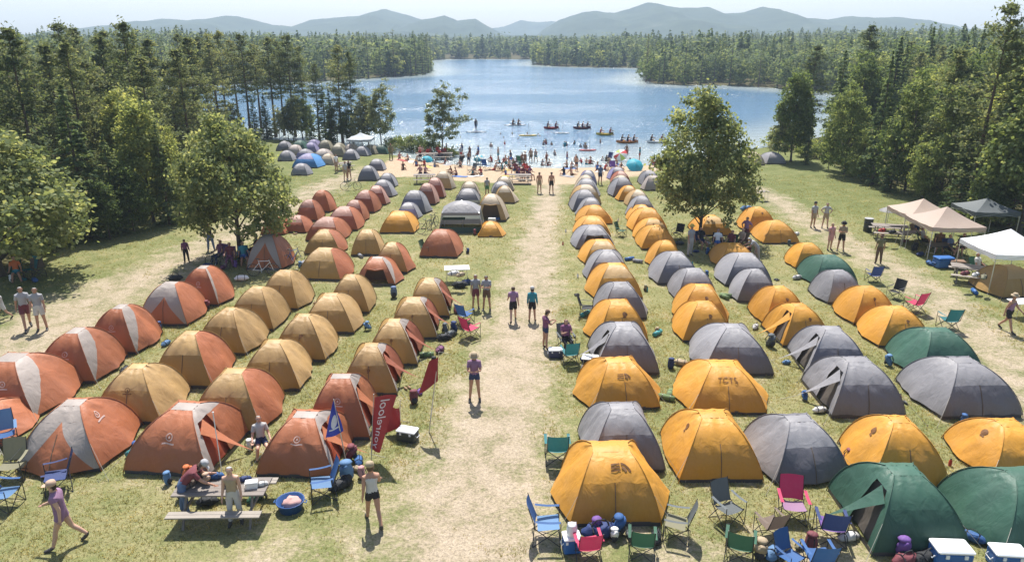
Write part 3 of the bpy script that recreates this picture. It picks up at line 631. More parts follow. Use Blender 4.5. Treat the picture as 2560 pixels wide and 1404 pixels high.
# single trees along the far shores
n_far = 0; last = None
for i in range(len(LAKE)):
    a, b = LAKE[i], LAKE[(i + 1) % len(LAKE)]; Ln = np.linalg.norm(b - a)
    if min(a[1], b[1]) < 150: continue
    step = 4.2 if min(a[1], b[1]) < 300 else 7.0
    nrm = np.array([b[1] - a[1], -(b[0] - a[0])]) / Ln
    for t in np.arange(0, 1, step / Ln):
        p = a + (b - a) * (t + random.uniform(-.3, .3) * step / Ln); q = p + nrm * random.uniform(1.5, 4.5)
        if lake_sd(q[None])[0] < .8: q = p - nrm * random.uniform(1.5, 4.5)
        if lake_sd(q[None])[0] < .8 or abs(q[0]) > .74 * q[1] + 8: continue
        kd = random.choice(['farspruce', 'farspruce', 'farbroad', 'farspruce', 'farpine', 'farbroad'])
        h = {'farspruce': random.uniform(6.5, 14), 'farbroad': random.uniform(5.5, 9.5), 'farpine': random.uniform(10, 15)}[kd]
        tree(kd, q[0], q[1], h, ('tall ' if h > dict(farspruce=10.5, farbroad=7.5, farpine=12.5)[kd] else 'short ') + {'farspruce': 'dark spruce', 'farbroad': 'rounded leafy tree', 'farpine': 'shaggy pine'}[kd] + ' on the waterline of ' + ('the far end of the lake' if q[1] > 370 else 'the headland across the pine row' if q[0] < -20 else 'the low point beyond the wooded headland' if q[1] > 275 else 'the headland behind the oval shade tree'), 'trees lining the far shore', random.uniform(.85, 1.15)); n_far += 1
print('far shore trees', n_far)

# the forest mass behind: one object of real small trees, then an uneven canopy farther off
def forest(name, label, n, region, R, fine=1.0):
    tv = {'c': [], 'b': [], 'p': []}
    for _ in range(6):
        for kk in tv:
            if kk == 'c':
                m = int(120 * fine * fine); z = R.uniform(.03, 1, m) ** .9; r = .19 * (1 - z) ** .8 + .01; a = R.uniform(0, 6.28, m)
                C = np.column_stack([np.cos(a) * r * R.uniform(.5, 1, m) * 1.0, np.sin(a) * r * R.uniform(.5, 1, m), z]); Nn = np.column_stack([np.cos(a), np.sin(a), np.full(m, .8)]) + R.normal(size=(m, 3)) * .4; s = (.075 * (1 - z) + .022) / fine * R.uniform(.7, 1.2, m)
            else:
                m = int(140 * fine * fine); d = R.normal(size=(m, 3)); d /= np.linalg.norm(d, axis=1)[:, None]; lob = R.normal(size=(5, 3)); bump = 1 + .45 * np.maximum(0, d @ lob.T).max(1) ** 2 * .3
                r = R.uniform(.5, 1, m) ** .5 * bump; C = d * r[:, None] * (np.array([.34, .34, .42]) if kk == 'b' else np.array([.2, .2, .36])) + np.array([0, 0, .55 if kk == 'b' else .64]); Nn = d + np.array([0, 0, .6]) + R.normal(size=(m, 3)) * .5; s = R.uniform(.045, .095, m) / fine * (1 if kk == 'b' else .75)
            tv[kk].append(quads(C, Nn, s, .85, R))
    P = region(n, R); Vs = []; var = []
    zz = gz_np(P)
    for i, (x, y) in enumerate(P):
        cl = float(vnoise(np.array([[x, y]]), 45.0, 14)[0]); kk = ('c' if R.uniform() < .25 + .6 * cl else 'b'); V = tv[kk][int(R.integers(0, 6))]
        h = {'c': R.uniform(7.5, 13), 'b': R.uniform(7, 10.5), 'p': R.uniform(10.5, 14.5)}[kk] * (1.0 if y < 420 else 1.05)
        h *= .72 + .5 * float(vnoise(np.array([[x, y]]), 28.0, 15)[0]); sxy = h * R.uniform(.85, 1.2) * (1.0 if y < 420 else 1.35); a = R.uniform(0, 6.28); ca, sa = math.cos(a), math.sin(a)
        Vs.append(np.column_stack([(V[:, 0] * ca - V[:, 1] * sa) * sxy + x, (V[:, 0] * sa + V[:, 1] * ca) * sxy + y, V[:, 2] * h + zz[i]])); var.append(np.full(len(V) // 4, R.uniform()))
    V = np.concatenate(Vs); me = leaf_mesh(name, V); at = me.attributes.new('treevar', 'FLOAT', 'FACE'); at.data.foreach_set('value', np.concatenate(var).astype(np.float32))
    me.materials.append(M_FAR); o = bpy.data.objects.new(name, me); COL.objects.link(o); tagp(o, label, kind='stuff'); return o
def region_fn(y0, y1, power=1.0):
    def f(n, R):
        out = []
        while len(out) < n:
            m = 4000; y = y0 + (y1 - y0) * R.uniform(size=m) ** power; x = R.uniform(-1, 1, m) * (.76 * y + 12)
            P = np.column_stack([x, y]); sd = lake_sd(P); P = P[(sd > 4.0)]
            out += list(P)
        return np.array(out[:n])
    return f
forest('forest', 'mixed forest beyond the near woods on both sides of the lake', 750, region_fn(125, 225), np.random.default_rng(80), 1.75)
forest('forest', 'dense mixed forest behind the wooded far shore', 3400, region_fn(225, 430), np.random.default_rng(81))
forest('forest', 'far forest canopy stretching towards the foothills', 3200, region_fn(430, 900, 1.3), np.random.default_rng(82))
def canopy():
    R = np.random.default_rng(83); xs_ = np.linspace(-1700, 1700, 420); ys_ = np.concatenate([np.linspace(820, 1300, 90), np.linspace(1310, 2100, 60)])
    X, Y = np.meshgrid(xs_, ys_); P = np.column_stack([X.ravel(), Y.ravel()])
    z = 6.5 + 4 * vnoise(P, 13, 4) ** 2 + 3 * vnoise(P, 5, 6) + 7 * vnoise(P, 300, 5) * smooth(850, 1500, P[:, 1])
    n = len(xs_); ii = (np.arange(len(ys_) - 1)[:, None] * n + np.arange(n - 1)[None, :]).ravel()
    me = np_mesh('forest', np.column_stack([P, z]), np.stack([ii, ii + 1, ii + n + 1, ii + n], 1)); me.materials.append(M_MOUNT)
    o = bpy.data.objects.new('forest', me); COL.objects.link(o); tagp(o, 'unbroken forest canopy in the distance below the mountains', kind='stuff')
canopy()

# short grass: real blades in tufts over the near field
def grass(n, y0, y1, R, power, hmul, name, label):
    y = y0 + (y1 - y0) * R.uniform(size=n) ** power; x = R.uniform(-1, 1, n) * (.74 * y + 2)
    P = np.column_stack([x, y]); d = np.zeros(n)
    # keep blades off the worn ground: look the density up on the ground grid
    ix = np.clip(np.searchsorted(xs, x), 0, nx - 1); iy = np.clip(np.searchsorted(ys, y), 0, ny - 1); q = iy * nx + ix
    bare = np.maximum(dirt[q] * 1.1, sand[q] * 2); keep = (bare + (vnoise(P, .9, 9) - .5) * .9 + (vnoise(P, 3.2, 10) - .5) * .7 < R.uniform(.25, .75, n)) & (shade[q] < .5)
    P = P[keep]; n = len(P); z = gz_np(P); k = 4
    a = R.uniform(0, 6.28, (n, k)); h = R.uniform(.035, .085, (n, k)) * hmul * (.6 + .9 * vnoise(P, 1.6, 11))[:, None]; r = R.uniform(.0, .07, (n, k))
    bx = P[:, 0:1] + np.cos(a * 3.1) * r; by = P[:, 1:2] + np.sin(a * 3.1) * r; w = .011 * hmul
    b0 = np.stack([bx - np.sin(a) * w, by + np.cos(a) * w, np.repeat(z[:, None] - .01, k, 1)], -1); b1 = np.stack([bx + np.sin(a) * w, by - np.cos(a) * w, np.repeat(z[:, None] - .01, k, 1)], -1)
    ln = h * R.uniform(.3, 1.1, (n, k)); tp = np.stack([bx + np.cos(a) * ln, by + np.sin(a) * ln, z[:, None] + h], -1)
    V = np.stack([b0, b1, tp], 2).reshape(-1, 3); me = np_mesh(name, V, np.arange(len(V)).reshape(-1, 3))
    o = bpy.data.objects.new(name, me); COL.objects.link(o); me.materials.append(M_BLADE); tagp(o, label, kind='stuff')
M_BLADE = leaf_mat('grass blades', (0.10, 0.125, 0.038), (0.205, 0.20, 0.078), (0.37, 0.315, 0.15), .45)
grass(70000, 13, 32, np.random.default_rng(91), .75, .9, 'grass', 'short dry yellow-green grass on the trampled field')
grass(52000, 32, 66, np.random.default_rng(92), .8, 1.05, 'grass', 'short grass farther up the field between the tent rows')
# ------------------------------------------------------------------ tents
C_ORANGE = (0.38, 0.132, 0.058); C_RUST = (0.31, 0.10, 0.055); C_TAN = (0.47, 0.30, 0.125); C_MUST = (0.38, 0.225, 0.068)
C_GOLD = (0.58, 0.275, 0.036); C_GREY = (0.155, 0.15, 0.168); C_LGREY = (0.255, 0.248, 0.258); C_GREEN = (0.043, 0.112, 0.078); C_WHITE = (0.35, 0.30, 0.265)
C_BEIGE = (0.42, 0.34, 0.24); C_PURP = (0.21, 0.19, 0.31); C_OLIVE = (0.22, 0.2, 0.14); C_BLUE = (0.07, 0.22, 0.46); C_PINK = (0.40, 0.225, 0.175); C_RED = (0.36, 0.045, 0.04); C_DGREEN = (0.035, 0.085, 0.065)
FAB_NAME = {C_ORANGE: 'orange nylon', C_RUST: 'rust nylon', C_TAN: 'tan nylon', C_MUST: 'mustard nylon', C_GOLD: 'golden nylon', C_GREY: 'grey nylon', C_LGREY: 'pale grey nylon', C_GREEN: 'green nylon',
            C_WHITE: 'off white nylon', C_BEIGE: 'beige nylon', C_PURP: 'purple nylon', C_OLIVE: 'olive nylon', C_BLUE: 'blue nylon', C_PINK: 'pinkish nylon', C_RED: 'deep red nylon', C_DGREEN: 'dark green nylon'}
def FB(c): return fabric(FAB_NAME[c], c)
M_TUB = plain('tent floor coated cloth', (0.075, 0.07, 0.075), .5); M_TUBW = plain('pale tent floor cloth', (0.4, 0.4, 0.38), .6)
M_MESHIN = fabric('inner tent netting', (0.19, 0.165, 0.14), .4); M_INRED = fabric('red inner tent', (0.50, 0.10, 0.045), .35)
M_LOGO_L = plain('pale printed logo', (0.46, 0.33, 0.29), .6); M_LOGO_D = plain('dark printed logo', (0.15, 0.065, 0.018), .6); M_LOGO_G = plain('grey printed logo', (0.36, 0.36, 0.38), .6)
M_CORD = plain('guy cord', (0.35, 0.33, 0.28), .7); M_ZIP = plain('zip tape', (0.12, 0.09, 0.06), .7)
def seam_mat(c):
    return fabric('pole sleeve ' + FAB_NAME[c], tuple(min(1, x * .93) for x in c), .2)
_text_cache = {}
def text_mesh(s):
    """flat letter outlines as (verts2d, faces), height about 1, centred"""
    if s in _text_cache: return _text_cache[s]
    cu = bpy.data.curves.new('lettering', 'FONT'); cu.body = s; cu.size = 1.0; cu.align_x = 'CENTER'; cu.align_y = 'CENTER'; cu.resolution_u = 2
    o = bpy.data.objects.new('lettering', cu); COL.objects.link(o); bpy.context.view_layer.update()
    me = bpy.data.meshes.new_from_object(o.evaluated_get(bpy.context.evaluated_depsgraph_get()))
    r = ([(v.co.x, v.co.y) for v in me.vertices], [tuple(p.vertices) for p in me.polygons])
    bpy.data.objects.remove(o); bpy.data.curves.remove(cu); bpy.data.meshes.remove(me); _text_cache[s] = r; return r
def ring2d(r0, r1, n=18, a0=0, a1=2 * math.pi):
    vs = []; fs = []
    for i in range(n + 1):
        a = lerp(a0, a1, i / n); vs += [(r0 * math.cos(a), r0 * math.sin(a)), (r1 * math.cos(a), r1 * math.sin(a))]
    for i in range(n): fs.append((2 * i, 2 * i + 1, 2 * i + 3, 2 * i + 2))
    return vs, fs
def rect2d(x0, y0, x1, y1, n=4):
    vs = []; fs = []
    for i in range(n + 1): x = lerp(x0, x1, i / n); vs += [(x, y0), (x, y1)]
    for i in range(n): fs.append((2 * i, 2 * i + 2, 2 * i + 3, 2 * i + 1))
    return vs, fs
def join2d(*parts):
    V = []; F = []
    for (v, f), (ox, oy), s in parts:
        n = len(V); V += [(x * s + ox, y * s + oy) for x, y in v]; F += [tuple(i + n for i in q) for q in f]
    return V, F
LOGO_RING = join2d((ring2d(.30, .40), (0, .25), 1), (([(-.12, 0), (.12, 0), (0, .26)], [(0, 1, 2)]), (0, .14), 1), (rect2d(-.62, -.42, .62, -.28, 6), (0, 0), 1))
LOGO_DOME = join2d((rect2d(-.75, .22, -.02, .36), (0, 0), 1), (rect2d(-.75, -.03, -.02, .11), (0, 0), 1), (rect2d(-.75, -.28, -.02, -.14), (0, 0), 1),
                   (ring2d(.46, .66, 8, 0, math.pi / 2), (.08, -.28), 1), (ring2d(.18, .36, 8, 0, math.pi / 2), (.08, -.28), 1))
LOGO_PATCH = join2d((ring2d(.0, .42, 14), (0, 0), 1), (rect2d(-.35, -.62, .1, -.42), (0, 0), 1))
class Shell:
    """dome of four cloth panels slung between pole arcs that rise from the corners"""
    DIR = {'F': ((-1, -1), (1, -1), (0, -1)), 'R': ((1, -1), (1, 1), (1, 0)), 'B': ((1, 1), (-1, 1), (0, 1)), 'L': ((-1, -1), (-1, 1), (-1, 0))}
    def __init__(s, a, b, h, ra=.26, rb=.16, flare=None, seed=0, arc=.55, wr=.036):
        s.a, s.b, s.h, s.ra, s.rb = a, b, h, ra * a, rb * b; s.flare = flare or {}; s.seed = seed; s.arc = arc; s.wr = wr
    def pole(s, sx, sy, t):
        th = t * math.pi / 2; c = lerp(t, 1 - math.cos(th), s.arc); z = lerp(t, math.sin(th), .70); cy = 1 - math.cos(th) ** .92
        return Vector((sx * lerp(s.a, s.ra, c), sy * lerp(s.b, s.rb, cy), s.h * z))
    def pt(s, side, u, t, off=0.0):
        (p0, p1, o) = s.DIR[side]; A = s.pole(p0[0], p0[1], t); B = s.pole(p1[0], p1[1], t); P = A.lerp(B, u)
        O = Vector((o[0], o[1], 0.0)); tri = 1 - abs(2 * u - 1)
        P -= O * (.05 * math.sin(math.pi * u) * math.sin(math.pi * min(1, t * 1.15)))
        fl = s.flare.get(side, 0.0)
        if fl: P += O * (fl * tri ** 1.05 * max(0, 1 - t / .80) ** 1.25)
        if 0 < u < 1:
            P += O * (.020 * math.sin(math.pi * u) * (max(0, 1 - t * 1.6) ** 1.5 * math.sin(u * 21 + t * 5 + s.seed) + .8 * t ** 2.5 * math.sin(u * 17 + s.seed * 2)))
            q = s.wr * math.sin(math.pi * u) ** .5
            P += O * (q * mnoise.noise(Vector((u * 4.5 + s.seed, t * 2.0, s.seed * 1.7))) * 1.6 + q * mnoise.noise(Vector((u * 10 + t * 7 + s.seed, t * 3 - u * 4, s.seed))))
        return P + (O * .9 + Vector((0, 0, .45))) * off
    def roof(s, u, v):
        P = Vector((lerp(-s.ra, s.ra, u), lerp(-s.rb, s.rb, v), s.h + .06 * math.sin(math.pi * u) * math.sin(math.pi * v))); return P
    def patch(s, side, u0a, u1a, u0b, u1b, t0, t1, nu, nt, off=0.0):
        b = MB()
        def f(i, j):
            t = lerp(t0, t1, j); return s.pt(side, lerp(lerp(u0a, u0b, j), lerp(u1a, u1b, j), i), t, off)
        return b.grid(f, nu, nt)
def stamp(sh, side, shape, u, t, size, mat_, parent, name='logo', mirror=1):
    V, F = shape
    e = .02; P = sh.pt(side, u, t); du = (sh.pt(side, u + e, t) - P).length / e; dt = (sh.pt(side, u, t + e) - P).length / e
    b = MB(); b.add([sh.pt(side, u + mirror * x * size / du, t + y * size / dt, .018) for x, y in V], F); return b.build(name, mat_, parent)
def make_tent(name, label, group, x, y, w, d, h, style, rz=0.0, near=1, seed=0, flare=None, open_side=None, logo=None, seam_side=None):
    """style: dict of panel colours F, F2 (upper front), R, L, B, top, wedge (white gusset on R), vest"""
    root = thing(name, label, 'tent', (x, y, gz(x, y)), rz, group)
    a, b_ = w / 2, d / 2; sh = Shell(a, b_, h, style.get('ra', .26), style.get('rb', .16), flare, seed, style.get('arc', .55))
    nu, nt = ((18, 14) if near == 2 else (7, 8) if near == 1 else (4, 6)); T0 = .055
    def panel(nm, P, c):
        o = P.build(nm, FB(c), root, True); return o
    F, F2, R_, L_, B_, top = style['F'], style.get('F2', style['F']), style.get('R', style['F']), style.get('L', style['F']), style.get('B', style['F']), style.get('top', style['F'])
    br = style.get('brow', .54)
    if open_side == 'F':      # front door rolled away under the brow: dark interior shows
        panel('fly_panel', sh.patch('F', 0, .16, 0, .2, T0, br, 3, nt), F); panel('fly_panel', sh.patch('F', .84, 1, .8, 1, T0, br, 3, nt), F)
        panel('brow_panel', sh.patch('F', 0, 1, 0, 1, br, 1, nu, 5), F2)
        ib = MB(); ib.grid(lambda i, j: Vector((lerp(-a * .8, a * .8, i) * (1 - .55 * j), -b_ * .1, h * .78 * j + .03)), 4, 4); ib.build('inner_tent', M_MESHIN, root, True)
        rb = MB(); p0 = sh.pt('F', .2, br); p1 = sh.pt('F', .8, br); rb.tube([p0 + Vector((0, -.06, 0)), p0.lerp(p1, .5) + Vector((0, -.08, -.05)), p1 + Vector((0, -.06, 0))], .05, 6); rb.build('rolled_door', FB(F), root, True)
    elif style.get('vest'):   # pale front with a pointed vestibule door
        tv = style.get('tv', .70)
        panel('fly_panel', sh.patch('F', 0, .06, 0, .5, T0, tv, 4, nt), top); panel('fly_panel', sh.patch('F', .94, 1, .5, 1, T0, tv, 4, nt), top)
        panel('door_panel', sh.patch('F', .06, .5, .5, .5, T0, tv, 5, nt), F); panel('door_panel', sh.patch('F', .5, .94, .5, .5, T0, tv, 5, nt), F)
        panel('brow_panel', sh.patch('F', 0, 1, 0, 1, tv, 1, nu, 4), top)
    else:
        panel('fly_panel', sh.patch('F', 0, 1, 0, 1, T0, br, nu, nt), F); panel('brow_panel', sh.patch('F', 0, 1, 0, 1, br, 1, nu, 5), F2)
    for side, c in (('R', R_), ('L', L_), ('B', B_)):
        if side == 'B' and near == 0: panel('fly_panel', sh.patch('B', 0, 1, 0, 1, T0, 1, 3, 5), c); continue
        if open_side == side:
            # the half of the side nearest the front is unzipped: far half stays, inner tent shows, flap pulled out as an awning
            tt = .72
            panel('fly_panel', sh.patch(side, .5, 1, .5, 1, T0, tt, 5, nt), c); panel('fly_panel', sh.patch(side, 0, 1, 0, 1, tt, 1, nu, 4), style.get('wedge', c))
            panel('fly_panel', sh.patch(side, 0, .12, 0, .14, T0, tt, 2, nt), style.get('wedge', c))
            keep = sh.flare; sh.flare = {}; O = Vector(Shell.DIR[side][2] + (0,))
            ib = sh.patch(side, .02, .98, .02, .98, .03, .8, nu, nt); ib.v = [tuple(Vector(v) * 1.0 - O * .14) for v in ib.v]; ib.build('inner_tent', style.get('inner', M_MESHIN), root, True)
            sh.flare = keep
            top_p = sh.pt(side, .32, tt); tip = sh.pt(side, .5, T0) + O * (.75 - (flare or {}).get(side, 0) * .5); tip.z = .12; bk = sh.pt(side, .16, .52)
            fl = MB(); fl.grid(lambda i, j: (top_p.lerp(tip, j)).lerp(bk.lerp(tip, j) + Vector((0, -.12, .10)) * (1 - j), i * (1 - .75 * j)) + Vector((0, 0, -.10 * math.sin(math.pi * j))) , 4, 6)
            fl.build('door_flap', FB(c), root, True)
            cd = MB(); cd.tube([tip, tip + O * .5 + Vector((0, 0, -.12))], .008, 4); cd.build('guy_line', M_CORD, root)
        elif side == 'R' and 'wedge' in style:
            k = style.get('wk', .5)
            panel('stripe_panel', sh.patch('R', 0, .03, 0, k, T0, 1, 4, nt), style['wedge']); panel('fly_panel', sh.patch('R', .03, 1, k, 1, T0, 1, nu, nt), c)
        else:
            panel('fly_panel', sh.patch(side, 0, 1, 0, 1, T0, 1, nu, nt), c)
    rf = MB(); rf.grid(sh.roof, 4, 3); panel('roof_panel', rf, top)
    tb = MB(); k = .985; tb.grid(lambda i, j: Vector([((-a * k, -b_ * k), (a * k, -b_ * k), (a * k, b_ * k), (-a * k, b_ * k), (-a * k, -b_ * k))[int(round(i * 4))][q] for q in (0, 1)] + [lerp(-.02, style.get('tubh', .13), j)]), 4, 1); tb.build('floor_tub', style.get('tub', M_TUB), root)
    for sx, sy in ((-1, -1), (1, -1), (1, 1), (-1, 1)):
        pb = MB(); pts = [sh.pole(sx, sy, t) + Vector((sx * .012, sy * .012, .004)) for t in np.linspace(.0, 1, 10 if near else 6)]
        pb.tube(pts, .013 if near else .016, 5); pb.build('pole_sleeve', seam_mat(top if style.get('topsleeve') else F), root, True)
    for sd in ('F',) if seam_side is None else seam_side:
        zb = MB(); zb.tube([sh.pt(sd, .5, t, .012) for t in np.linspace(T0, br if sd == 'F' else .8, 7)], .011, 4); zb.build('zip', M_ZIP, root)
    if near == 2:
        for sx, sy in ((-1, -1), (1, -1)):
            p = sh.pole(sx, sy, .42); q = Vector((sx * (a + .45), sy * (b_ + .5), .0)); gb = MB(); gb.tube([p, q], .006, 4); gb.tube([q + Vector((0, 0, .07)), q + Vector((0, 0, -.06))], .010, 4); gb.build('guy_line', M_CORD, root)
    if logo:
        for side, shape, u, t, size, m_ in logo: stamp(sh, side, shape, u, t, size, m_, root)
    return root, sh

# every tent: (front edge from px x0 to x1 at row yb, top row yt, look)
ORD = ['first', 'second', 'third', 'fourth', 'fifth', 'sixth', 'seventh', 'eighth', 'ninth', 'tenth', 'eleventh', 'twelfth', 'thirteenth', 'fourteenth', 'fifteenth', 'sixteenth', 'seventeenth', 'eighteenth', 'nineteenth', 'twentieth']
ring_l = ('F', LOGO_RING, .5, .46, .26, M_LOGO_L)
def S_(F, **k): d = dict(F=F); d.update(k); return d
ST = {
 'or_stripe': (S_(C_ORANGE, wedge=C_WHITE, wk=.75, top=C_WHITE, rb=.26), 'orange tent with off-white stripe'),
 'or_vest': (S_(C_ORANGE, vest=1, top=C_WHITE, F2=C_WHITE), 'orange tent with pale front'),
 'or_open': (S_(C_ORANGE, wedge=C_WHITE, wk=.8, top=C_WHITE, inner=M_INRED), 'orange tent with open red door'),
 'or_plain': (S_(C_ORANGE, F2=C_ORANGE), 'orange dome tent'),
 'or_pale': (S_(C_RUST, F2=C_PINK, R=C_ORANGE, top=C_PINK), 'faded orange dome tent'),
 'must': (S_(C_MUST, F2=C_TAN, R=C_TAN, top=C_TAN), 'mustard dome tent'),
 'must_or': (S_(C_MUST, F2=C_TAN, R=C_ORANGE, top=C_TAN), 'mustard tent with orange side'),
 'must_w': (S_(C_MUST, F2=C_TAN, wedge=C_WHITE, wk=.9, R=C_RUST, top=C_TAN, inner=M_INRED), 'tan tent with white side gusset'),
 'gold': (S_(C_GOLD), 'golden dome tent'), 'goldp': (S_(C_GOLD, F2=C_TAN), 'pale golden dome tent'),
 'grey': (S_(C_GREY, F2=C_LGREY, top=C_LGREY, R=C_LGREY, L=C_LGREY), 'grey dome tent'),
 'lgrey': (S_(C_LGREY), 'pale grey dome tent'), 'green': (S_(C_GREEN), 'green dome tent'), 'beige': (S_(C_BEIGE), 'beige dome tent'), 'tanb': (S_(C_TAN, F2=C_BEIGE, top=C_BEIGE, R=C_BEIGE), 'tan dome tent'),
 'pink': (S_(C_RUST, F2=C_PINK, R=C_PINK, top=C_PINK), 'pinkish tan dome tent'), 'purp': (S_(C_PURP), 'purple dome tent'), 'olive': (S_(C_OLIVE), 'olive dome tent'), 'blue': (S_(C_BLUE, F2=C_PURP, top=C_PURP, br=.5), 'blue tent with a purple top'), 'white': (S_(C_WHITE), 'off-white dome tent'), 'dgreen': (S_(C_DGREEN), 'dark green tent'),
 'lav': (S_(C_PURP, F2=C_LGREY, top=C_LGREY, R=C_LGREY), 'lavender-grey dome tent'),
}
GL = lambda side='F', u=.5, t=.66, s=.30: (side, LOGO_DOME, u, t, s, M_LOGO_D)
GPATCH = lambda side='L', u=.55, t=.62, s=.36: (side, LOGO_PATCH, u, t, s, M_LOGO_D)
SIDE = dict(L=.5, R=.5)
ROWS = []
ROWS.append(('outer orange row', 'orange tents in the outer row', [
 (-190, -6, 1130, 1015, 'or_plain', {}), (46, 250, 1180, 1006, 'or_vest', dict(fl=dict(F=.55), logo=[('R', LOGO_RING, .42, .60, .30, M_LOGO_L)])), (-128, 92, 1048, 893, 'or_stripe', dict(logo=[('F', LOGO_RING, .66, .5, .28, M_LOGO_L)])),
 (92, 238, 960, 826, 'or_stripe', dict(logo=[ring_l])), (222, 342, 887, 767, 'or_stripe', dict(logo=[ring_l])), (350, 469, 817, 708, 'or_vest', dict(tv=.6)), (449, 546, 767, 668, 'or_stripe', dict(logo=[ring_l], k=.3))]))
ROWS.append(('third row from the path', 'mustard tents in the middle rows', [
 (306, 528, 1190, 1015, 'or_open', dict(op='R', logo=[('F', LOGO_RING, .5, .50, .30, M_LOGO_L)])), (236, 402, 1062, 915, 'must', dict(logo=[('F', LOGO_RING, .5, .52, .22, M_LOGO_D)])), (384, 530, 972, 832, 'must_or', {}), (488, 616, 888, 774, 'must', {}), (572, 685, 829, 720, 'must', {}), (650, 747, 774, 677, 'must', {})]))
ROWS.append(('second row from the path', 'mustard tents in the middle rows', [
 (478, 652, 1085, 927, 'must_or', {}), (602, 748, 980, 853, 'must', {}), (685, 813, 906, 789, 'must', dict(fl=dict(R=.25), logo=[('F', LOGO_PATCH, .55, .5, .16, M_LOGO_D)])), (756, 884, 838, 737, 'must', {}), (822, 922, 786, 689, 'must', {})]))
ROWS.append(('white-gusset row', 'white-gusset tents edging the path', [
 (640, 836, 1196, 1036, 'or_open', dict(op='R', logo=[('F', LOGO_RING, .5, .56, .28, M_LOGO_L)])), (768, 923, 1102, 939, 'or_open', dict(op='R', logo=[('F', LOGO_RING, .5, .52, .26, M_LOGO_L)])), (853, 992, 990, 862, 'must_w', dict(op='R', logo=[('F', LOGO_PATCH, .5, .45, .14, M_LOGO_D)])), (914, 1043, 916, 801, 'must_w', dict(op='R', logo=[('F', LOGO_PATCH, .5, .5, .14, M_LOGO_D)])), (972, 1091, 850, 746, 'must_w', dict(op='R', logo=[('F', LOGO_PATCH, .5, .5, .12, M_LOGO_D)])), (1018, 1123, 796, 698, 'must_w', dict(op='R'))]))
ROWS.append(('cluster near the shade tree', 'orange tents near the shade tree', [
 (617, 706, 676, 588, 'or_vest', {}), (744, 851, 702, 622, 'must_or', {}), (889, 987, 716, 645, 'or_open', dict(op='F')), (935, 1018, 686, 609, 'must_or', dict()), (879, 952, 641, 576, 'must', {}), (1049, 1143, 646, 576, 'or_plain', {}),
 (762, 850, 638, 576, 'must_or', {}), (763, 851, 606, 545, 'or_pale', {}), (815, 894, 578, 518, 'or_pale', {}), (652, 712, 588, 546, 'or_plain', {}), (712, 760, 584, 545, 'or_pale', {}), (742, 793, 554, 500, 'or_pale', {}), (775, 824, 532, 477, 'or_plain', {})]))
ROWS.append(('faded row running to the sand', 'faded tents in the row to the sand', [
 (856, 909, 556, 502, 'or_pale', {}), (877, 937, 533, 477, 'or_pale', {}), (917, 963, 514, 466, 'pink', {}), (927, 981, 494, 451, 'lgrey', {}), (942, 988, 469, 434, 'grey', {}), (895, 942, 453, 415, 'grey', {}), (922, 956, 428, 404, 'grey', {})]))
ROWS.append(('short row below the sand', 'tan tents below the sand', [
 (950, 1035, 585, 530, 'gold', dict()), (990, 1046, 549, 512, 'lav', {}), (1000, 1064, 536, 478, 'grey', {}), (1040, 1088, 513, 460, 'pink', {}), (1062, 1110, 497, 446, 'pink', {}), (1081, 1129, 475, 430, 'tanb', {})]))
ROWS.append(('group by the walking couple', 'tents by the walking couple', [
 (1202, 1248, 595, 562, 'gold', dict(h=.8)), (1186, 1265, 554, 486, 'tanb', dict(op='F')), (1138, 1199, 511, 479, 'grey', dict(tub=1)), (1152, 1195, 490, 458, 'beige', {}), (1239, 1285, 510, 466, 'tanb', {}), (1229, 1276, 489, 455, 'lgrey', {}), (1241, 1282, 478, 442, 'beige', {})]))
ROWS.append(('golden-side row edging the path', 'grey and gold tents edging the path', [
 (1428, 1650, 1318, 1120, 'gold', dict(fl=dict(L=.55, R=.65), ra=.42, logo=[('F', LOGO_DOME, .62, .74, .34, M_LOGO_D)], d=2.7)), (1474, 1662, 1186, 1017, 'grey', dict(fl=dict(L=.15, R=.1))), (1481, 1651, 1029, 901, 'gold', dict(fl=SIDE, ra=.36, logo=[GL()])), (1489, 1647, 940, 811, 'grey', dict(fl=dict(R=.2), op='L')),
 (1494, 1620, 858, 753, 'gold', dict(fl=dict(L=.5, R=.3), logo=[('F', LOGO_PATCH, .6, .62, .25, M_LOGO_D)])), (1504, 1616, 801, 708, 'grey', dict(fl=dict(R=.4, L=.2))), (1486, 1606, 749, 660, 'goldp', dict(fl=dict(L=.4, R=.2))), (1468, 1572, 703, 627, 'grey', dict(fl=dict(L=.3))), (1461, 1557, 662, 601, 'goldp', {}), (1440, 1536, 624, 565, 'grey', dict(op='F')),
 (1440, 1526, 593, 542, 'gold', dict(fl=dict(L=.2))), (1454, 1531, 563, 515, 'gold', dict(fl=dict(L=.3, R=.3))), (1447, 1511, 545, 496, 'lgrey', {}), (1432, 1501, 529, 476, 'grey', {}), (1437, 1503, 512, 463, 'tanb', {}), (1436, 1496, 495, 448, 'lgrey', {}), (1440, 1492, 479, 439, 'beige', {}), (1449, 1490, 463, 427, 'lav', {})]))
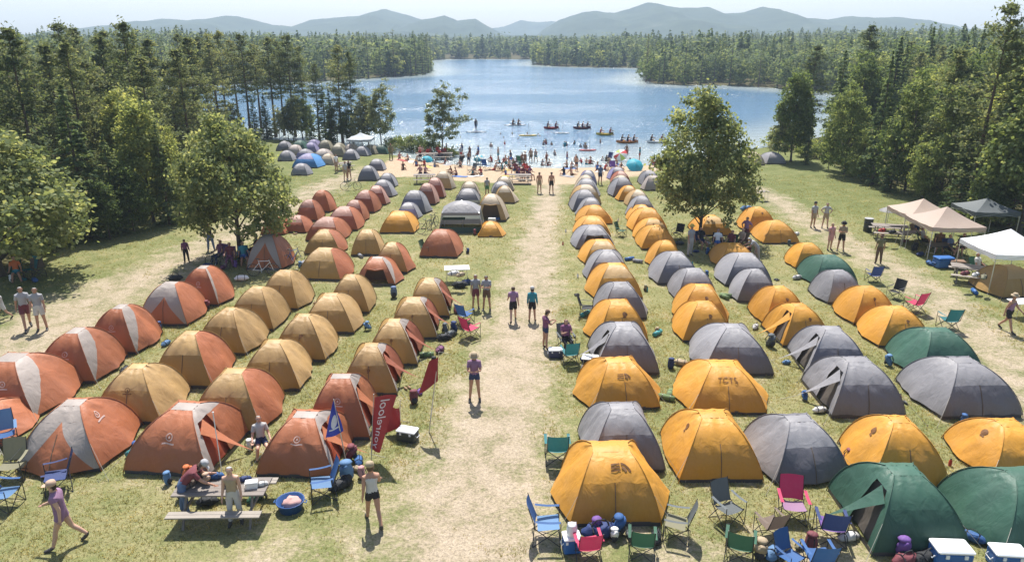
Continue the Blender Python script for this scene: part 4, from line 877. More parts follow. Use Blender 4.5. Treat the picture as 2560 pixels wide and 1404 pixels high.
ROWS.append(('second golden-side row', 'grey and gold tents, second row from the path', [
 (1699, 1906, 1208, 1037, 'gold', dict(logo=[GPATCH('L', .45, .62, 0.225)])), (1731, 1913, 1038, 911, 'gold', dict(fl=SIDE, logo=[('F', text_mesh, .5, .66, .30, M_LOGO_D)])), (1760, 1931, 941, 816, 'grey', dict(fl=dict(L=.3))), (1708, 1830, 857, 756, 'gold', dict(fl=dict(L=.25), logo=[GPATCH('F', .6, .6, 0.188)])), (1698, 1818, 808, 713, 'gold', dict(fl=dict(R=.25), logo=[GPATCH('F', .6, .6, 0.188)])), (1692, 1793, 753, 672, 'grey', {}),
 (1644, 1753, 712, 631, 'grey', dict(fl=dict(L=.3))), (1629, 1708, 669, 603, 'gold', dict(fl=dict(L=.3))), (1604, 1691, 626, 566, 'gold', {}), (1601, 1677, 604, 548, 'goldp', {}), (1581, 1667, 581, 522, 'gold', {}), (1577, 1642, 557, 514, 'goldp', dict(fl=dict(L=.25))), (1573, 1640, 547, 492, 'lgrey', {}), (1569, 1627, 517, 476, 'tanb', {}), (1547, 1600, 504, 465, 'goldp', dict(fl=dict(L=.3))), (1532, 1591, 493, 445, 'grey', dict(fl=dict(L=.2))), (1529, 1578, 475, 440, 'beige', {}), (1534, 1576, 461, 429, 'pink', {}), (1531, 1562, 450, 423, 'lav', {})]))
ROWS.append(('third golden-side row', 'grey and gold tents, third row from the path', [
 (1934, 2127, 1206, 1046, 'grey', dict(fl=dict(F=.3))), (2079, 2261, 1048, 901, 'grey', dict(op='L')), (2017, 2170, 947, 821, 'grey', dict(op='L')), (1955, 2077, 867, 761, 'gold', dict(op='L', logo=[GPATCH('F', .65, .6, 0.150)])), (1911, 2017, 813, 717, 'gold', dict(logo=[GPATCH('F', .6, .6, 0.165)])), (1845, 1942, 757, 674, 'grey', {}), (1814, 1930, 717, 634, 'grey', {}), (1799, 1892, 669, 609, 'gold', dict(fl=dict(L=.25))), (1748, 1832, 592, 540, 'goldp', {})]))
ROWS.append(('pair beyond the oval shade tree', 'golden tents beyond the oval tree', [(1907, 1998, 611, 553, 'gold', {}), (1867, 1941, 581, 519, 'gold', dict(logo=[GPATCH('F', .6, .7, 0.150)]))]))
ROWS.append(('outer row by the canopies', 'grey, gold and green tents of the outer row', [
 (2182, 2420, 1392, 1176, 'green', dict(op='L', d=2.7)), (2500, 2745, 1390, 1186, 'green', dict()), (2178, 2368, 1224, 1049, 'gold', dict(logo=[GPATCH('L', .5, .62, 0.255)])), (2476, 2662, 1204, 1058, 'gold', dict(logo=[GPATCH('L', .5, .62, 0.255)])), (2352, 2556, 1048, 902, 'grey', dict(fl=dict(L=.3))), (2297, 2458, 950, 826, 'green', dict(fl=dict(L=.35))),
 (2198, 2328, 871, 769, 'gold', dict(logo=[GPATCH('F', .6, .62, 0.150)])), (2133, 2243, 813, 718, 'gold', dict(logo=[GPATCH('F', .5, .62, 0.150)])), (2067, 2157, 759, 677, 'lgrey', dict(fl=dict(L=.25))), (2035, 2143, 714, 640, 'green', dict(fl=dict(L=.35))), (1989, 2069, 673, 609, 'gold', {})]))
ROWS.append(('group by the lakeside trees', 'tents by the lakeside trees', [(1861, 1912, 414, 380, 'beige', {}), (1916, 1966, 411, 381, 'lgrey', {}), (1610, 1646, 465, 428, 'lgrey', {}), (1616, 1652, 478, 440, 'white', {})]))
ROWS.append(('cluster below the shore pines', 'tents below the shore pines', [
 (730, 794, 421, 385, 'blue', {}), (781, 826, 400, 374, 'white', {}), (760, 789, 382, 366, 'purp', {}), (721, 746, 388, 367, 'white', {}), (722, 765, 384, 352, 'dgreen', {}), (766, 793, 373, 349, 'purp', {}), (796, 823, 374, 354, 'olive', {}), (827, 859, 393, 363, 'olive', {}), (857, 891, 401, 374, 'grey', {}), (887, 914, 390, 369, 'lgrey', {}), (738, 758, 440, 414, 'lgrey', {}), (934, 968, 382, 365, 'dgreen', {}), (834, 856, 382, 357, 'olive', {}), (692, 722, 378, 354, 'grey', {}), (744, 768, 400, 378, 'lav', {}), (800, 832, 413, 389, 'beige', {}), (862, 884, 384, 364, 'white', {}), (908, 934, 384, 364, 'olive', {}), (700, 726, 404, 382, 'lgrey', {})]))
ROWS.append(('place by the picture edge under the white canopy', None, [(2500, 2610, 746, 664, 'must', dict())]))
TENTS = {}
seen = {}
for rname, grp, lst in ROWS:
    for i, (x0, x1, yb, yt, stn, o) in enumerate(lst):
        A = ground(x0, yb); B = ground(x1, yb); w = (B - A).length; w = min(2.95, max(1.5, w)) * 1.03; mid = (A + B) / 2
        st, look = ST[stn]; st = dict(st)
        st['ra'] = random.uniform(.20, .34); st['arc'] = random.uniform(.30, .50)
        for kk in ('ra', 'tv', 'k'):
            if kk in o: st['wk' if kk == 'k' else kk] = o[kk]
        if 'tub' in o: st['tub'] = M_TUBW; st['tubh'] = .3
        d = o.get('d', min(2.8, max(1.8, w * 1.08)))
        h = o.get('h', min(1.72, max(.95, height_at(mid.y + d / 2, yt))))
        near = 2 if yb > 880 else (1 if yb > 600 else 0)
        fl_ = dict(o.get('fl') or {})
        if x1 < 1300 and 'tub' not in o: fl_.setdefault('R', random.uniform(.15, .45) if o.get('op') != 'R' else 0)
        elif x0 > 1400 and o.get('op') != 'L': fl_.setdefault('L', random.uniform(.08, .38)); fl_.setdefault('R', random.uniform(.05, .3))
        o['fl'] = fl_
        rz = random.gauss(0, .055)
        cx, cy = mid.x - math.sin(rz) * d / 2, mid.y + math.cos(rz) * d / 2
        if len(lst) == 1: lab = f'{look} at the {rname}'
        elif len(lst) == 2: lab = f'{look}, {("nearer", "farther")[i]} of the {rname}'
        else:
            lab = f'{look}, {ORD[i]} from the front, {rname}'
        lg = o.get('logo')
        if lg: lg = [(s_, (text_mesh('TCTS') if sh_ is text_mesh else sh_), u, t, sz, m_) for s_, sh_, u, t, sz, m_ in lg]
        sd = ('F',) if stn in ('grey', 'lgrey', 'or_vest', 'must', 'gold', 'must_or', 'must_w') and near else ()
        r, shl = make_tent('dome_tent', lab, grp, cx, cy, w, d, h, st, rz, near, seed=i * 3.7 + yb * .11, flare=o.get('fl'), open_side=o.get('op'), logo=lg, seam_side=sd)
        TENTS[(x0, yb)] = (r, shl)
print('tents', len(TENTS))
# trodden, bare ground round the tents
for tr, sh_ in TENTS.values():
    dx = (GP[:, 0] - tr.location.x) / (sh_.a + .5); dy = (GP[:, 1] - tr.location.y + .25) / (sh_.b + .7); dirt = np.maximum(dirt, np.clip(1.5 - np.sqrt(dx * dx + dy * dy), 0, 1) * .42)
gme.attributes['dirt'].data.foreach_set('value', np.asarray(dirt, np.float32))
# ------------------------------------------------------------------ people
SKIN = [plain('skin light', (0.50, 0.30, 0.215), .5, vary=.05), plain('skin tan', (0.40, 0.215, 0.14), .5, vary=.05), plain('skin brown', (0.22, 0.115, 0.07), .5, vary=.05)]
HAIRC = dict(dark=(0.025, 0.018, 0.014), brown=(0.085, 0.048, 0.028), blond=(0.40, 0.27, 0.12), grey=(0.36, 0.35, 0.33), red=(0.13, 0.035, 0.025))
def cloth(name, c): return fabric(name + ' cloth', c, .06, .85, .25, 9.0)
CC = dict(grey=(0.33, 0.33, 0.34), lgrey=(0.5, 0.49, 0.47), white=(0.74, 0.73, 0.70), black=(0.022, 0.021, 0.024), navy=(0.03, 0.045, 0.105), maroon=(0.17, 0.045, 0.055), purple=(0.30, 0.17, 0.27), plum=(0.19, 0.07, 0.14), pink=(0.55, 0.28, 0.27), teal=(0.04, 0.24, 0.30), blue=(0.07, 0.16, 0.42), olive=(0.16, 0.15, 0.08), brown=(0.14, 0.085, 0.055), khaki=(0.36, 0.28, 0.18), orange=(0.55, 0.14, 0.04), red=(0.42, 0.04, 0.035), green=(0.08, 0.2, 0.09), denim=(0.10, 0.15, 0.26), tan=(0.45, 0.31, 0.22), yellow=(0.6, 0.45, 0.1))
M_EYE = plain('dark eyes', (0.02, 0.015, 0.012), .3); M_LIP = plain('lips', (0.36, 0.13, 0.11), .5)
def rotx(v, a): c, s = math.cos(a), math.sin(a); return Vector((v.x, v.y * c - v.z * s, v.y * s + v.z * c))
def limb(start, l1, l2, sw, ab, bend, side, tw=0.0):
    """sw: forward swing (towards -Y) of the first bone, ab: outward angle, bend: further forward swing of the second bone"""
    d1 = Vector((side * math.sin(ab), -math.sin(sw) * math.cos(ab), -math.cos(sw) * math.cos(ab))); s2 = sw + bend; a2 = ab + tw
    d2 = Vector((side * math.sin(a2), -math.sin(s2) * math.cos(a2), -math.cos(s2) * math.cos(a2)))
    return start + d1 * l1, start + d1 * l1 + d2 * l2, d2
D2 = math.radians
def template(name, pelvis_z=.94, lean=0.0, arms=((5, 9, 12, 0), (5, 9, 12, 0)), legs=((0, 3, 0, 0), (0, 3, 0, 0)), head=(0.0, 0.0), lod=2, wide=1.0, foot=(0, 0)):
    """one pose; returns {part: mesh}. arms/legs: (swing, outward, bend, twist) in degrees, [left, right]"""
    P = {}; R_ = {}; E_ = []; ln = D2(lean)
    pel = Vector((0, 0, pelvis_z)); up = Vector((0, -math.sin(ln), math.cos(ln)))
    def add(n, p, r, par=None):
        P[n] = Vector(p); R_[n] = r if isinstance(r, tuple) else (r, r)
        if par: E_.append((par, n))
    add('pelvis', pel, (.135 * wide, .115)); add('belly', pel + up * .17, (.125 * wide, .11), 'pelvis'); add('chest', pel + up * .36, (.15 * wide, .125), 'belly'); add('upper', pel + up * .48, (.11, .10), 'chest')
    hd = Vector((math.sin(D2(head[0])) * .02, -math.sin(ln + D2(head[1])), math.cos(ln + D2(head[1])))).normalized(); nk = pel + up * .545
    add('neck', nk, .055, 'upper'); add('jaw', nk + hd * .085 + Vector((0, -.018, 0)), .073, 'neck'); add('skull', nk + hd * .165 + Vector((0, -.006, 0)), (.083, .096), 'jaw'); add('crown', nk + hd * .225, .062, 'skull')
    hands = []
    for i, sd in ((0, -1), (1, 1)):
        sw, ab, be, tw = [D2(q) for q in arms[i]]; sh = pel + up * .465 + Vector((sd * .165 * wide, .0, 0))
        el, wr, d2 = limb(sh, .285, .245, sw + ln * .5, ab, be, sd, tw); pm = wr + d2 * .065
        k = 'lr'[i]; add('sh' + k, sh, .064, 'upper'); add('el' + k, el, .043, 'sh' + k); add('wr' + k, wr, .030, 'el' + k); add('pm' + k, pm, (.036, .020), 'wr' + k); hands.append((pm, d2, sd))
        sw, ab, be, tw = [D2(q) for q in legs[i]]; hp = pel + Vector((sd * .088 * wide, 0, -.045)); kn, an, d2 = limb(hp, .415, .405, sw, ab, be, sd, tw)
        add('hp' + k, hp, .092, 'pelvis'); add('md' + k, hp.lerp(kn, .5), .078, 'hp' + k); add('kn' + k, kn, .056, 'md' + k); add('cf' + k, kn.lerp(an, .35) + Vector((0, .012, 0)), .056, 'kn' + k); add('an' + k, an, .038, 'cf' + k)
        fd = Vector((sd * .12, -1, -.12 + foot[i])).normalized(); hl = an + Vector((0, .03, -.045)); add('ft' + k, an + fd * .09 + Vector((0, 0, -.045)), .040, 'an' + k); add('to' + k, an + fd * .19 + Vector((0, 0, -.055)), .028, 'ft' + k)
    names = list(P); idx = {n: i for i, n in enumerate(names)}
    me = bpy.data.meshes.new(name); me.from_pydata([P[n] for n in names], [(idx[a], idx[b]) for a, b in E_], [])
    o = bpy.data.objects.new(name, me); COL.objects.link(o)
    o.modifiers.new('skin', 'SKIN').use_smooth_shade = True
    for n in names:
        sv = me.skin_vertices[0].data[idx[n]]; sv.radius = R_[n]; sv.use_root = (n == 'pelvis')
    ss = o.modifiers.new('sub', 'SUBSURF'); ss.levels = lod; ss.render_levels = lod
    bpy.context.view_layer.update(); ev = o.evaluated_get(bpy.context.evaluated_depsgraph_get()); bm_ = bpy.data.meshes.new_from_object(ev)
    bpy.data.objects.remove(o)
    n = len(bm_.vertices); V = np.empty(n * 3); bm_.vertices.foreach_get('co', V); V = V.reshape(-1, 3); NV = np.empty(n * 3); bm_.vertices.foreach_get('normal', NV); NV = NV.reshape(-1, 3)
    F = [tuple(p.vertices) for p in bm_.polygons]; bpy.data.meshes.remove(bm_)
    # nose and brow on the head
    fwd = Vector((0, -math.cos(ln + D2(head[1])), -math.sin(ln + D2(head[1])))); sk = P['skull']
    nose = np.array(sk + fwd * .10 - hd * .035); dd = np.linalg.norm(V - nose, axis=1)
    V = V + np.exp(-(dd / .022) ** 2)[:, None] * np.array(fwd)[None] * .022
    bones = [('torso', 'pelvis', 'upper'), ('head', 'neck', 'crown')] + [q for k in 'lr' for q in (('uarm', 'sh' + k, 'el' + k), ('farm', 'el' + k, 'wr' + k), ('hand', 'wr' + k, 'pm' + k), ('thigh', 'hp' + k, 'kn' + k), ('shin', 'kn' + k, 'an' + k), ('foot', 'an' + k, 'to' + k))]
    C = np.array([V[list(f)].mean(0) for f in F]); best = np.full(len(F), 9.0); lab = np.array(['torso'] * len(F), dtype=object); tt = np.zeros(len(F))
    for nm, a, b in bones:
        a = np.array(P[a]); b = np.array(P[b]); ab = b - a; t = np.clip(((C - a) @ ab) / (ab @ ab), 0, 1); d = np.linalg.norm(C - a - t[:, None] * ab, axis=1) - {'torso': .10, 'head': .045, 'thigh': .045, 'uarm': .02, 'foot': .0}.get(nm, .015)
        m = d < best; best[m] = d[m]; lab[m] = nm; tt[m] = t[m]
    def shell(nm, mask, off):
        fs = [F[i] for i in np.nonzero(mask)[0]]
        if not fs: return None
        used = sorted({v for f in fs for v in f}); mp = {v: i for i, v in enumerate(used)}
        m = bpy.data.meshes.new(nm); m.from_pydata([tuple(V[v] + NV[v] * off) for v in used], [], [tuple(mp[v] for v in f) for f in fs]); m.shade_smooth(); m.materials.append(None); return m
    # fingers, joined into the body
    fb = MB()
    if lod > 1:
        for pm, d2, sd in hands:
            ax = Vector((0, 1, 0)) if abs(d2.y) < .8 else Vector((1, 0, 0)); w = (ax - d2 * ax.dot(d2)).normalized(); pn = d2.cross(w) * -sd
            for q, (o_, l_) in enumerate(((-.030, .062), (-.010, .074), (.010, .070), (.028, .056))):
                b0 = pm + w * o_; fb.tube([b0, b0 + d2 * (.02 + l_ * .5) + pn * .004, b0 + d2 * (.02 + l_ * .9) + pn * .022], [.0095, .009, .0065], 5)
            b0 = pm - w * .03 - d2 * .025; fb.tube([b0, b0 - w * .028 + d2 * .02, b0 - w * .034 + d2 * .052], [.011, .010, .007], 5)
        for s_ in (-1, 1): fb.blob(tuple(sk + Vector((s_ * .088, .012, -.03))), (.012, .02, .03), 6, 4)
    bv = list(map(tuple, V)) + fb.v; bf = F + [tuple(i + len(V) for i in f) for f in fb.f]
    body = bpy.data.meshes.new('body'); body.from_pydata(bv, [], bf); body.shade_smooth(); body.materials.append(None)
    tz = tt; T = {'body': body}
    isT, isU, isH, isSh, isF = lab == 'torso', lab == 'uarm', lab == 'thigh', lab == 'shin', lab == 'foot'
    T['tee'] = shell('shirt', (isT & (tz > .10)) | (isU & (tz < .62)), .012); T['tank'] = shell('shirt', (isT & (tz > .10) & (tz < .93)), .012); T['dress'] = shell('dress', isT | (isU & (tz < .3)) | (isH & (tz < .28)), .022)
    T['long'] = shell('shirt', (isT & (tz > .06)) | isU | ((lab == 'farm') & (tz < .85)), .013)
    T['shorts'] = shell('shorts', (isT & (tz < .22)) | (isH & (tz < .55)), .018); T['brief'] = shell('shorts', (isT & (tz < .16)) | (isH & (tz < .22)), .014); T['pants'] = shell('trousers', (isT & (tz < .2)) | isH | (isSh & (tz < .93)), .017)
    T['shoes'] = [q for q in (shell('shoe', (isF | (isSh & (tz > .95))) & (C[:, 0] * s_ > 0), .008) for s_ in (-1, 1)) if q]
    hc = C - np.array(sk); hdv = np.array(hd); fw = np.array(fwd)
    T['hair'] = shell('hair', (lab == 'head') & ((hc @ hdv > .035 + .45 * np.maximum(0, hc @ fw)) | ((hc @ fw < -.012) & (hc @ hdv > -.075))), .014)
    T['eyes'] = []
    for s_ in (-1, 1):
        eb = MB(); eb.blob(tuple(sk + Vector((s_ * .033, 0, 0)) + fwd * .088 - hd * .012), (.011, .007, .007), 6, 4); e = eb.mesh('eye'); e.materials.append(M_EYE); T['eyes'].append(e)
    mb = MB(); mb.blob(tuple(sk + fwd * .086 - hd * .082), (.024, .007, .006), 6, 4); e = mb.mesh('mouth'); e.materials.append(M_LIP); T['mouth'] = e
    M = Matrix.Translation(sk) @ (Vector((0, 0, 1)).rotation_difference(hd)).to_matrix().to_4x4()
    hb = MB(); hb.lathe([(.17, .045), (.165, .058), (.108, .062), (.104, .12), (.085, .155), (.0001, .165)], 16, M=M); e = hb.mesh('hat', True); e.materials.append(None); T['hat'] = e
    cb = MB(); cb.lathe([(.107, .03), (.108, .07), (.09, .125), (.05, .148), (.0001, .155)], 14, M=M)
    bp = [(M @ Vector((x, y, .045))) for x, y in ((-.075, -.075), (.075, -.075), (.06, -.19), (-.06, -.19))]; cb.add(bp, [(0, 1, 2, 3)]); e = cb.mesh('cap', True); e.materials.append(None); T['cap'] = e
    lh = MB(); lh.blob(tuple(sk - fwd * .055 - hd * .10), (.075, .05, .15), 8, 6); e = lh.mesh('hair', True); e.materials.append(None); T['longhair'] = e
    T['_pm'] = [h[0] for h in hands]; T['_sk'] = sk; return T
TP = {}
TP['stand'] = template('stand', arms=((6, 9, 14, -2), (2, 8, 12, -2)), legs=((2, 4, -3, 0), (-3, 3, -2, 0)))
TP['hold'] = template('hold', arms=((28, 8, 78, -34), (30, 8, 80, -34)), legs=((0, 5, 0, 0), (0, 5, -2, 0)), head=(0, 22))
TP['walk'] = template('walk', .915, 4, arms=((-22, 8, 18, 0), (26, 8, 22, 0)), legs=((25, 2, -6, 0), (-17, 2, -24, 0)), foot=(.1, -.35))
TP['walk2'] = template('walk2', .912, 4, arms=((24, 10, 40, 0), (-20, 8, 22, 0)), legs=((-17, 2, -26, 0), (22, 2, -6, 0)), foot=(-.5, .1))
TP['hips'] = template('hips', arms=((-16, 42, 62, -80), (-16, 42, 62, -80)), legs=((1, 6, 0, 0), (0, 6, 0, 0)))
TP['bend'] = template('bend', .93, 48, arms=((18, 10, 25, 0), (10, 10, 40, 0)), legs=((8, 4, -8, 0), (-6, 4, -5, 0)), head=(0, 8))
TP['chair'] = template('chair', .50, -12, arms=((28, 16, 42, -10), (28, 16, 42, -10)), legs=((84, 8, -80, 0), (84, 8, -80, 0)))
TP['phone'] = template('phone', .50, -6, arms=((34, 10, 88, -26), (34, 10, 88, -26)), legs=((84, 6, -82, 0), (82, 6, -72, 0)), head=(0, 20))
for nm, kw in dict(f_stand=dict(arms=((6, 9, 14, -2), (2, 8, 12, -2)), legs=((2, 4, -3, 0), (-3, 4, -2, 0))), f_walk=dict(pelvis_z=.915, lean=4, arms=((-20, 8, 18, 0), (22, 8, 22, 0)), legs=((22, 2, -6, 0), (-17, 2, -20, 0))),
                   f_sit=dict(pelvis_z=.13, lean=14, arms=((45, 12, 30, -15), (45, 12, 30, -15)), legs=((112, 10, -95, 0), (108, 12, -88, 0))), f_sit2=dict(pelvis_z=.12, lean=-18, arms=((-38, 14, 4, 0), (-38, 14, 4, 0)), legs=((88, 8, -12, 0), (96, 8, -30, 0))),
                   f_seat=dict(pelvis_z=.50, lean=4, arms=((40, 10, 50, -10), (30, 12, 45, -10)), legs=((84, 8, -80, 0), (84, 8, -80, 0))), f_hips=dict(arms=((-14, 40, 60, -75), (8, 8, 20, 0)), legs=((1, 6, 0, 0), (0, 6, 0, 0)))).items():
    TP[nm] = template(nm, lod=1, **kw)
M_SHOE = plain('dark shoes', (0.05, 0.045, 0.042), .6)
def person(pos, pose, label, rz=0.0, s=1.0, top=None, bottom=None, skin=0, hair='brown', hat=None, long=False, group=None, z=None, shoes=True):
    """rz 0 faces the camera side (-Y); top/bottom = (garment, colour name)"""
    T = TP[pose]; x, y = pos[0], pos[1]
    r = thing('person', label, 'person', (x, y, (gz(x, y) if z is None else z)), rz, group, s)
    link_mesh('body', T['body'], r, SKIN[skin]); 
    if top: link_mesh('dress' if top[0] == 'dress' else 'shirt', T[top[0]], r, cloth(top[1], CC[top[1]]))
    if bottom: link_mesh('trousers' if bottom[0] == 'pants' else 'shorts', T[bottom[0]], r, cloth(bottom[1], CC[bottom[1]]))
    if shoes:
        for q in T['shoes']: link_mesh('shoe', q, r, M_SHOE)
    hm = plain('hair ' + hair, HAIRC[hair], .55)
    link_mesh('hair', T['hair'], r, hm)
    if long: link_mesh('hair', T['longhair'], r, hm)
    if hat: link_mesh(hat[0], T[hat[0]], r, cloth(hat[1], CC[hat[1]]))
    if not pose.startswith('f_'): [link_mesh('eye', q, r) for q in T['eyes']]; link_mesh('mouth', T['mouth'], r)
    return r
def pp(px, py, *a, **k): return person(ground(px, py), *a, **k)
PI = math.pi
p_hat = pp(1187, 1003, 'hold', 'woman in a mauve top and navy shorts standing on the path looking at her phone', 0.05, 1.05, ('tee', 'purple'), ('brief', 'navy'), 1, 'brown', ('hat', 'khaki'))
pp(2513, 829, 'walk', 'person in a mauve tank top, black shorts and hat by the orange table tent', .5, 1.0, ('tank', 'purple'), ('shorts', 'black'), 1, 'brown', ('hat', 'khaki'))
pp(1283, 806, 'walk', 'woman in a mauve shirt and dark shorts walking up the path', PI + .05, .98, ('tee', 'purple'), ('shorts', 'black'), 0, 'brown')
pp(1330, 804, 'stand', 'person in a teal shirt and dark shorts walking up the path', PI - .1, .92, ('long', 'teal'), ('shorts', 'black'), 1, 'dark', ('cap', 'lgrey'))
pp(1348, 483, 'stand', 'shirtless person in tan shorts on the path at the beach end', PI, 1.0, None, ('shorts', 'khaki'), 1, 'brown'); pp(1378, 484, 'stand', 'shirtless person in black shorts on the path at the beach end', PI, 1.02, None, ('shorts', 'black'), 1, 'dark')
pp(936, 1312, 'walk2', 'man in a grey tank top and black shorts striding past the red banner', .35 + PI, 1.05, ('tank', 'lgrey'), ('brief', 'black'), 1, 'brown', ('cap', 'khaki'))
pp(172, 1366, 'walk2', 'woman in a mauve tunic and pale cap walking with bare legs', -1.3, 1.08, ('dress', 'purple'), ('brief', 'maroon'), 0, 'dark', ('cap', 'tan'))
pp(1190, 772, 'stand', 'man in a grey shirt and maroon shorts beside a man with dark hair', .2, .97, ('tee', 'grey'), ('shorts', 'maroon'), 1, 'grey'); pp(1217, 776, 'hold', 'dark haired man in a grey shirt and brown shorts by the path', -.2, 1.0, ('tee', 'grey'), ('shorts', 'brown'), 1, 'dark')
pp(2194, 659, 'stand', 'person in an olive shirt and brown trousers on the side track', PI - .3, .96, ('tee', 'olive'), ('pants', 'brown'), 1, 'brown', ('hat', 'brown'))
pp(2031, 570, 'stand', 'man in a grey shirt and khaki shorts with a dark cap on the side track', .2, 1.0, ('tee', 'grey'), ('shorts', 'khaki'), 1, 'dark', ('cap', 'black')); pp(2061, 571, 'hips', 'man in a pale grey shirt on the side track', -.2, 1.0, ('tee', 'lgrey'), ('shorts', 'khaki'), 0, 'brown')
pp(2073, 626, 'stand', 'woman in a pink top on the side track', .3, .97, ('tee', 'pink'), ('shorts', 'pink'), 0, 'blond'); pp(2100, 628, 'hold', 'person in a tan shirt and black shorts with a dark hat on the side track', -.4, 1.03, ('tee', 'khaki'), ('shorts', 'black'), 1, 'dark', ('hat', 'black'))
pp(72, 823, 'walk', 'tall man in a grey shirt and maroon shorts on the cart track', .7, 1.16, ('tee', 'grey'), ('shorts', 'maroon'), 1, 'grey'); pp(108, 826, 'stand', 'man in a grey shirt and dark belt walking on the cart track', .3, 1.14, ('tee', 'grey'), ('shorts', 'lgrey'), 1, 'grey')
pp(12, 800, 'walk', 'child in a pale top at the edge of the cart track', -.6, .82, ('tee', 'lgrey'), ('shorts', 'lgrey'), 0, 'blond')
pp(1363, 873, 'hold', 'young woman in a maroon top and navy shorts at the path edge', PI * .62, .95, ('tee', 'plum'), ('brief', 'navy'), 1, 'dark', ('cap', 'brown'))
pp(468, 658, 'stand', 'child in a plum shirt walking beside the shade tree', PI + .3, .80, ('long', 'plum'), ('pants', 'black'), 0, 'brown')
pp(529, 627, 'hips', 'person in a black top and jeans standing on the cart track', .3, .98, ('tee', 'black'), ('pants', 'denim'), 1, 'brown', None, True)
pp(467, 1288, 'bend', 'person in a maroon shirt and jeans leaning over the picnic table', PI * .58, 1.05, ('tee', 'maroon'), ('pants', 'denim'), 1, 'brown', ('cap', 'grey'))
pp(592, 1308, 'stand', 'grey haired person in a khaki tank top at the picnic table end', .15, .98, ('tank', 'khaki'), ('pants', 'lgrey'), 0, 'grey')
pp(865, 452, 'f_stand', 'person in a grey shirt on the grass below the blue tent', .5, 1.0, ('tee', 'lgrey'), ('shorts', 'khaki'), 1, 'brown'); pp(874, 450, 'f_hips', 'person in black carrying something below the blue tent', -.4, 1.0, ('tee', 'black'), ('shorts', 'tan'), 1, 'dark')
pp(842, 432, 'f_stand', 'person in a white shirt near the blue tent', .9, 1.0, ('tee', 'white'), ('shorts', 'tan'), 1, 'brown'); pp(978, 398, 'f_stand', 'person in an olive shirt where sand meets grass', .3, 1.0, ('tee', 'olive'), ('pants', 'olive'), 1, 'brown')
pp(1218, 492, 'f_stand', 'person in a grey shirt between the beige and tan tents', PI, .9, ('tee', 'grey'), ('shorts', 'green'), 1, 'dark'); pp(1500, 462, 'f_stand', 'person in a blue shirt behind the lavender tent', .2, 1.0, ('tee', 'denim'), ('shorts', 'navy'), 1, 'dark')
pp(1724, 640, 'stand', 'person in a straw hat and grey shirt under the oval shade tree', .5, 1.05, ('tee', 'grey'), ('pants', 'lgrey'), 1, 'dark', ('hat', 'yellow'))
pp(1890, 655, 'bend', 'person in a plain grey shirt stooping beside the oval tree shade', -PI / 2, .98, ('tee', 'grey'), ('pants', 'grey'), 1, 'grey')
pp(1862, 612, 'hips', 'person in a mauve shirt beside the golden pair of tents', -.8, 1.0, ('tee', 'purple'), ('shorts', 'maroon'), 1, 'brown')
pp(657, 1132, 'chair', 'grey haired person seated behind the open orange tent', .4, .95, ('tee', 'lgrey'), ('shorts', 'navy'), 0, 'grey')

# ------------------------------------------------------------------ camp gear
M_TUBE = plain('dark steel tube', (0.05, 0.05, 0.055), .4, .6, .05); M_ALU = plain('light aluminium tube', (0.55, 0.55, 0.56), .35, .8, .05)
M_WOOD = plain('weathered table wood', (0.19, 0.165, 0.145), .8, vary=.2, scale=4); M_WOODL = plain('pale plank wood', (0.27, 0.24, 0.205), .8, vary=.2, scale=4)
M_LID = plain('white cooler lid', (0.74, 0.75, 0.76), .4, vary=.04); M_BLUEP = plain('blue plastic', (0.03, 0.12, 0.34), .4); M_REDP = plain('red plastic', (0.40, 0.04, 0.035), .4); M_WHITEP = plain('white plastic', (0.70, 0.70, 0.68), .4); M_DARKP = plain('dark plastic', (0.035, 0.04, 0.04), .45); M_TEALP = plain('teal plastic', (0.04, 0.27, 0.28), .4); M_YELP = plain('yellow plastic', (0.62, 0.42, 0.05), .4)
CHC = dict(teal=(0.02, 0.14, 0.155), blue=(0.03, 0.095, 0.25), navy=(0.025, 0.045, 0.14), crimson=(0.42, 0.03, 0.09), green=(0.03, 0.10, 0.06), grey=(0.10, 0.115, 0.12), olive=(0.20, 0.19, 0.12), brown=(0.15, 0.11, 0.085), purple=(0.15, 0.07, 0.26), black=(0.02, 0.022, 0.025), lblue=(0.10, 0.20, 0.36), mauve=(0.3, 0.17, 0.28))
def chair_fab(c): return fabric('chair cloth ' + c, CHC[c], .18, .7, .2, 6.0)
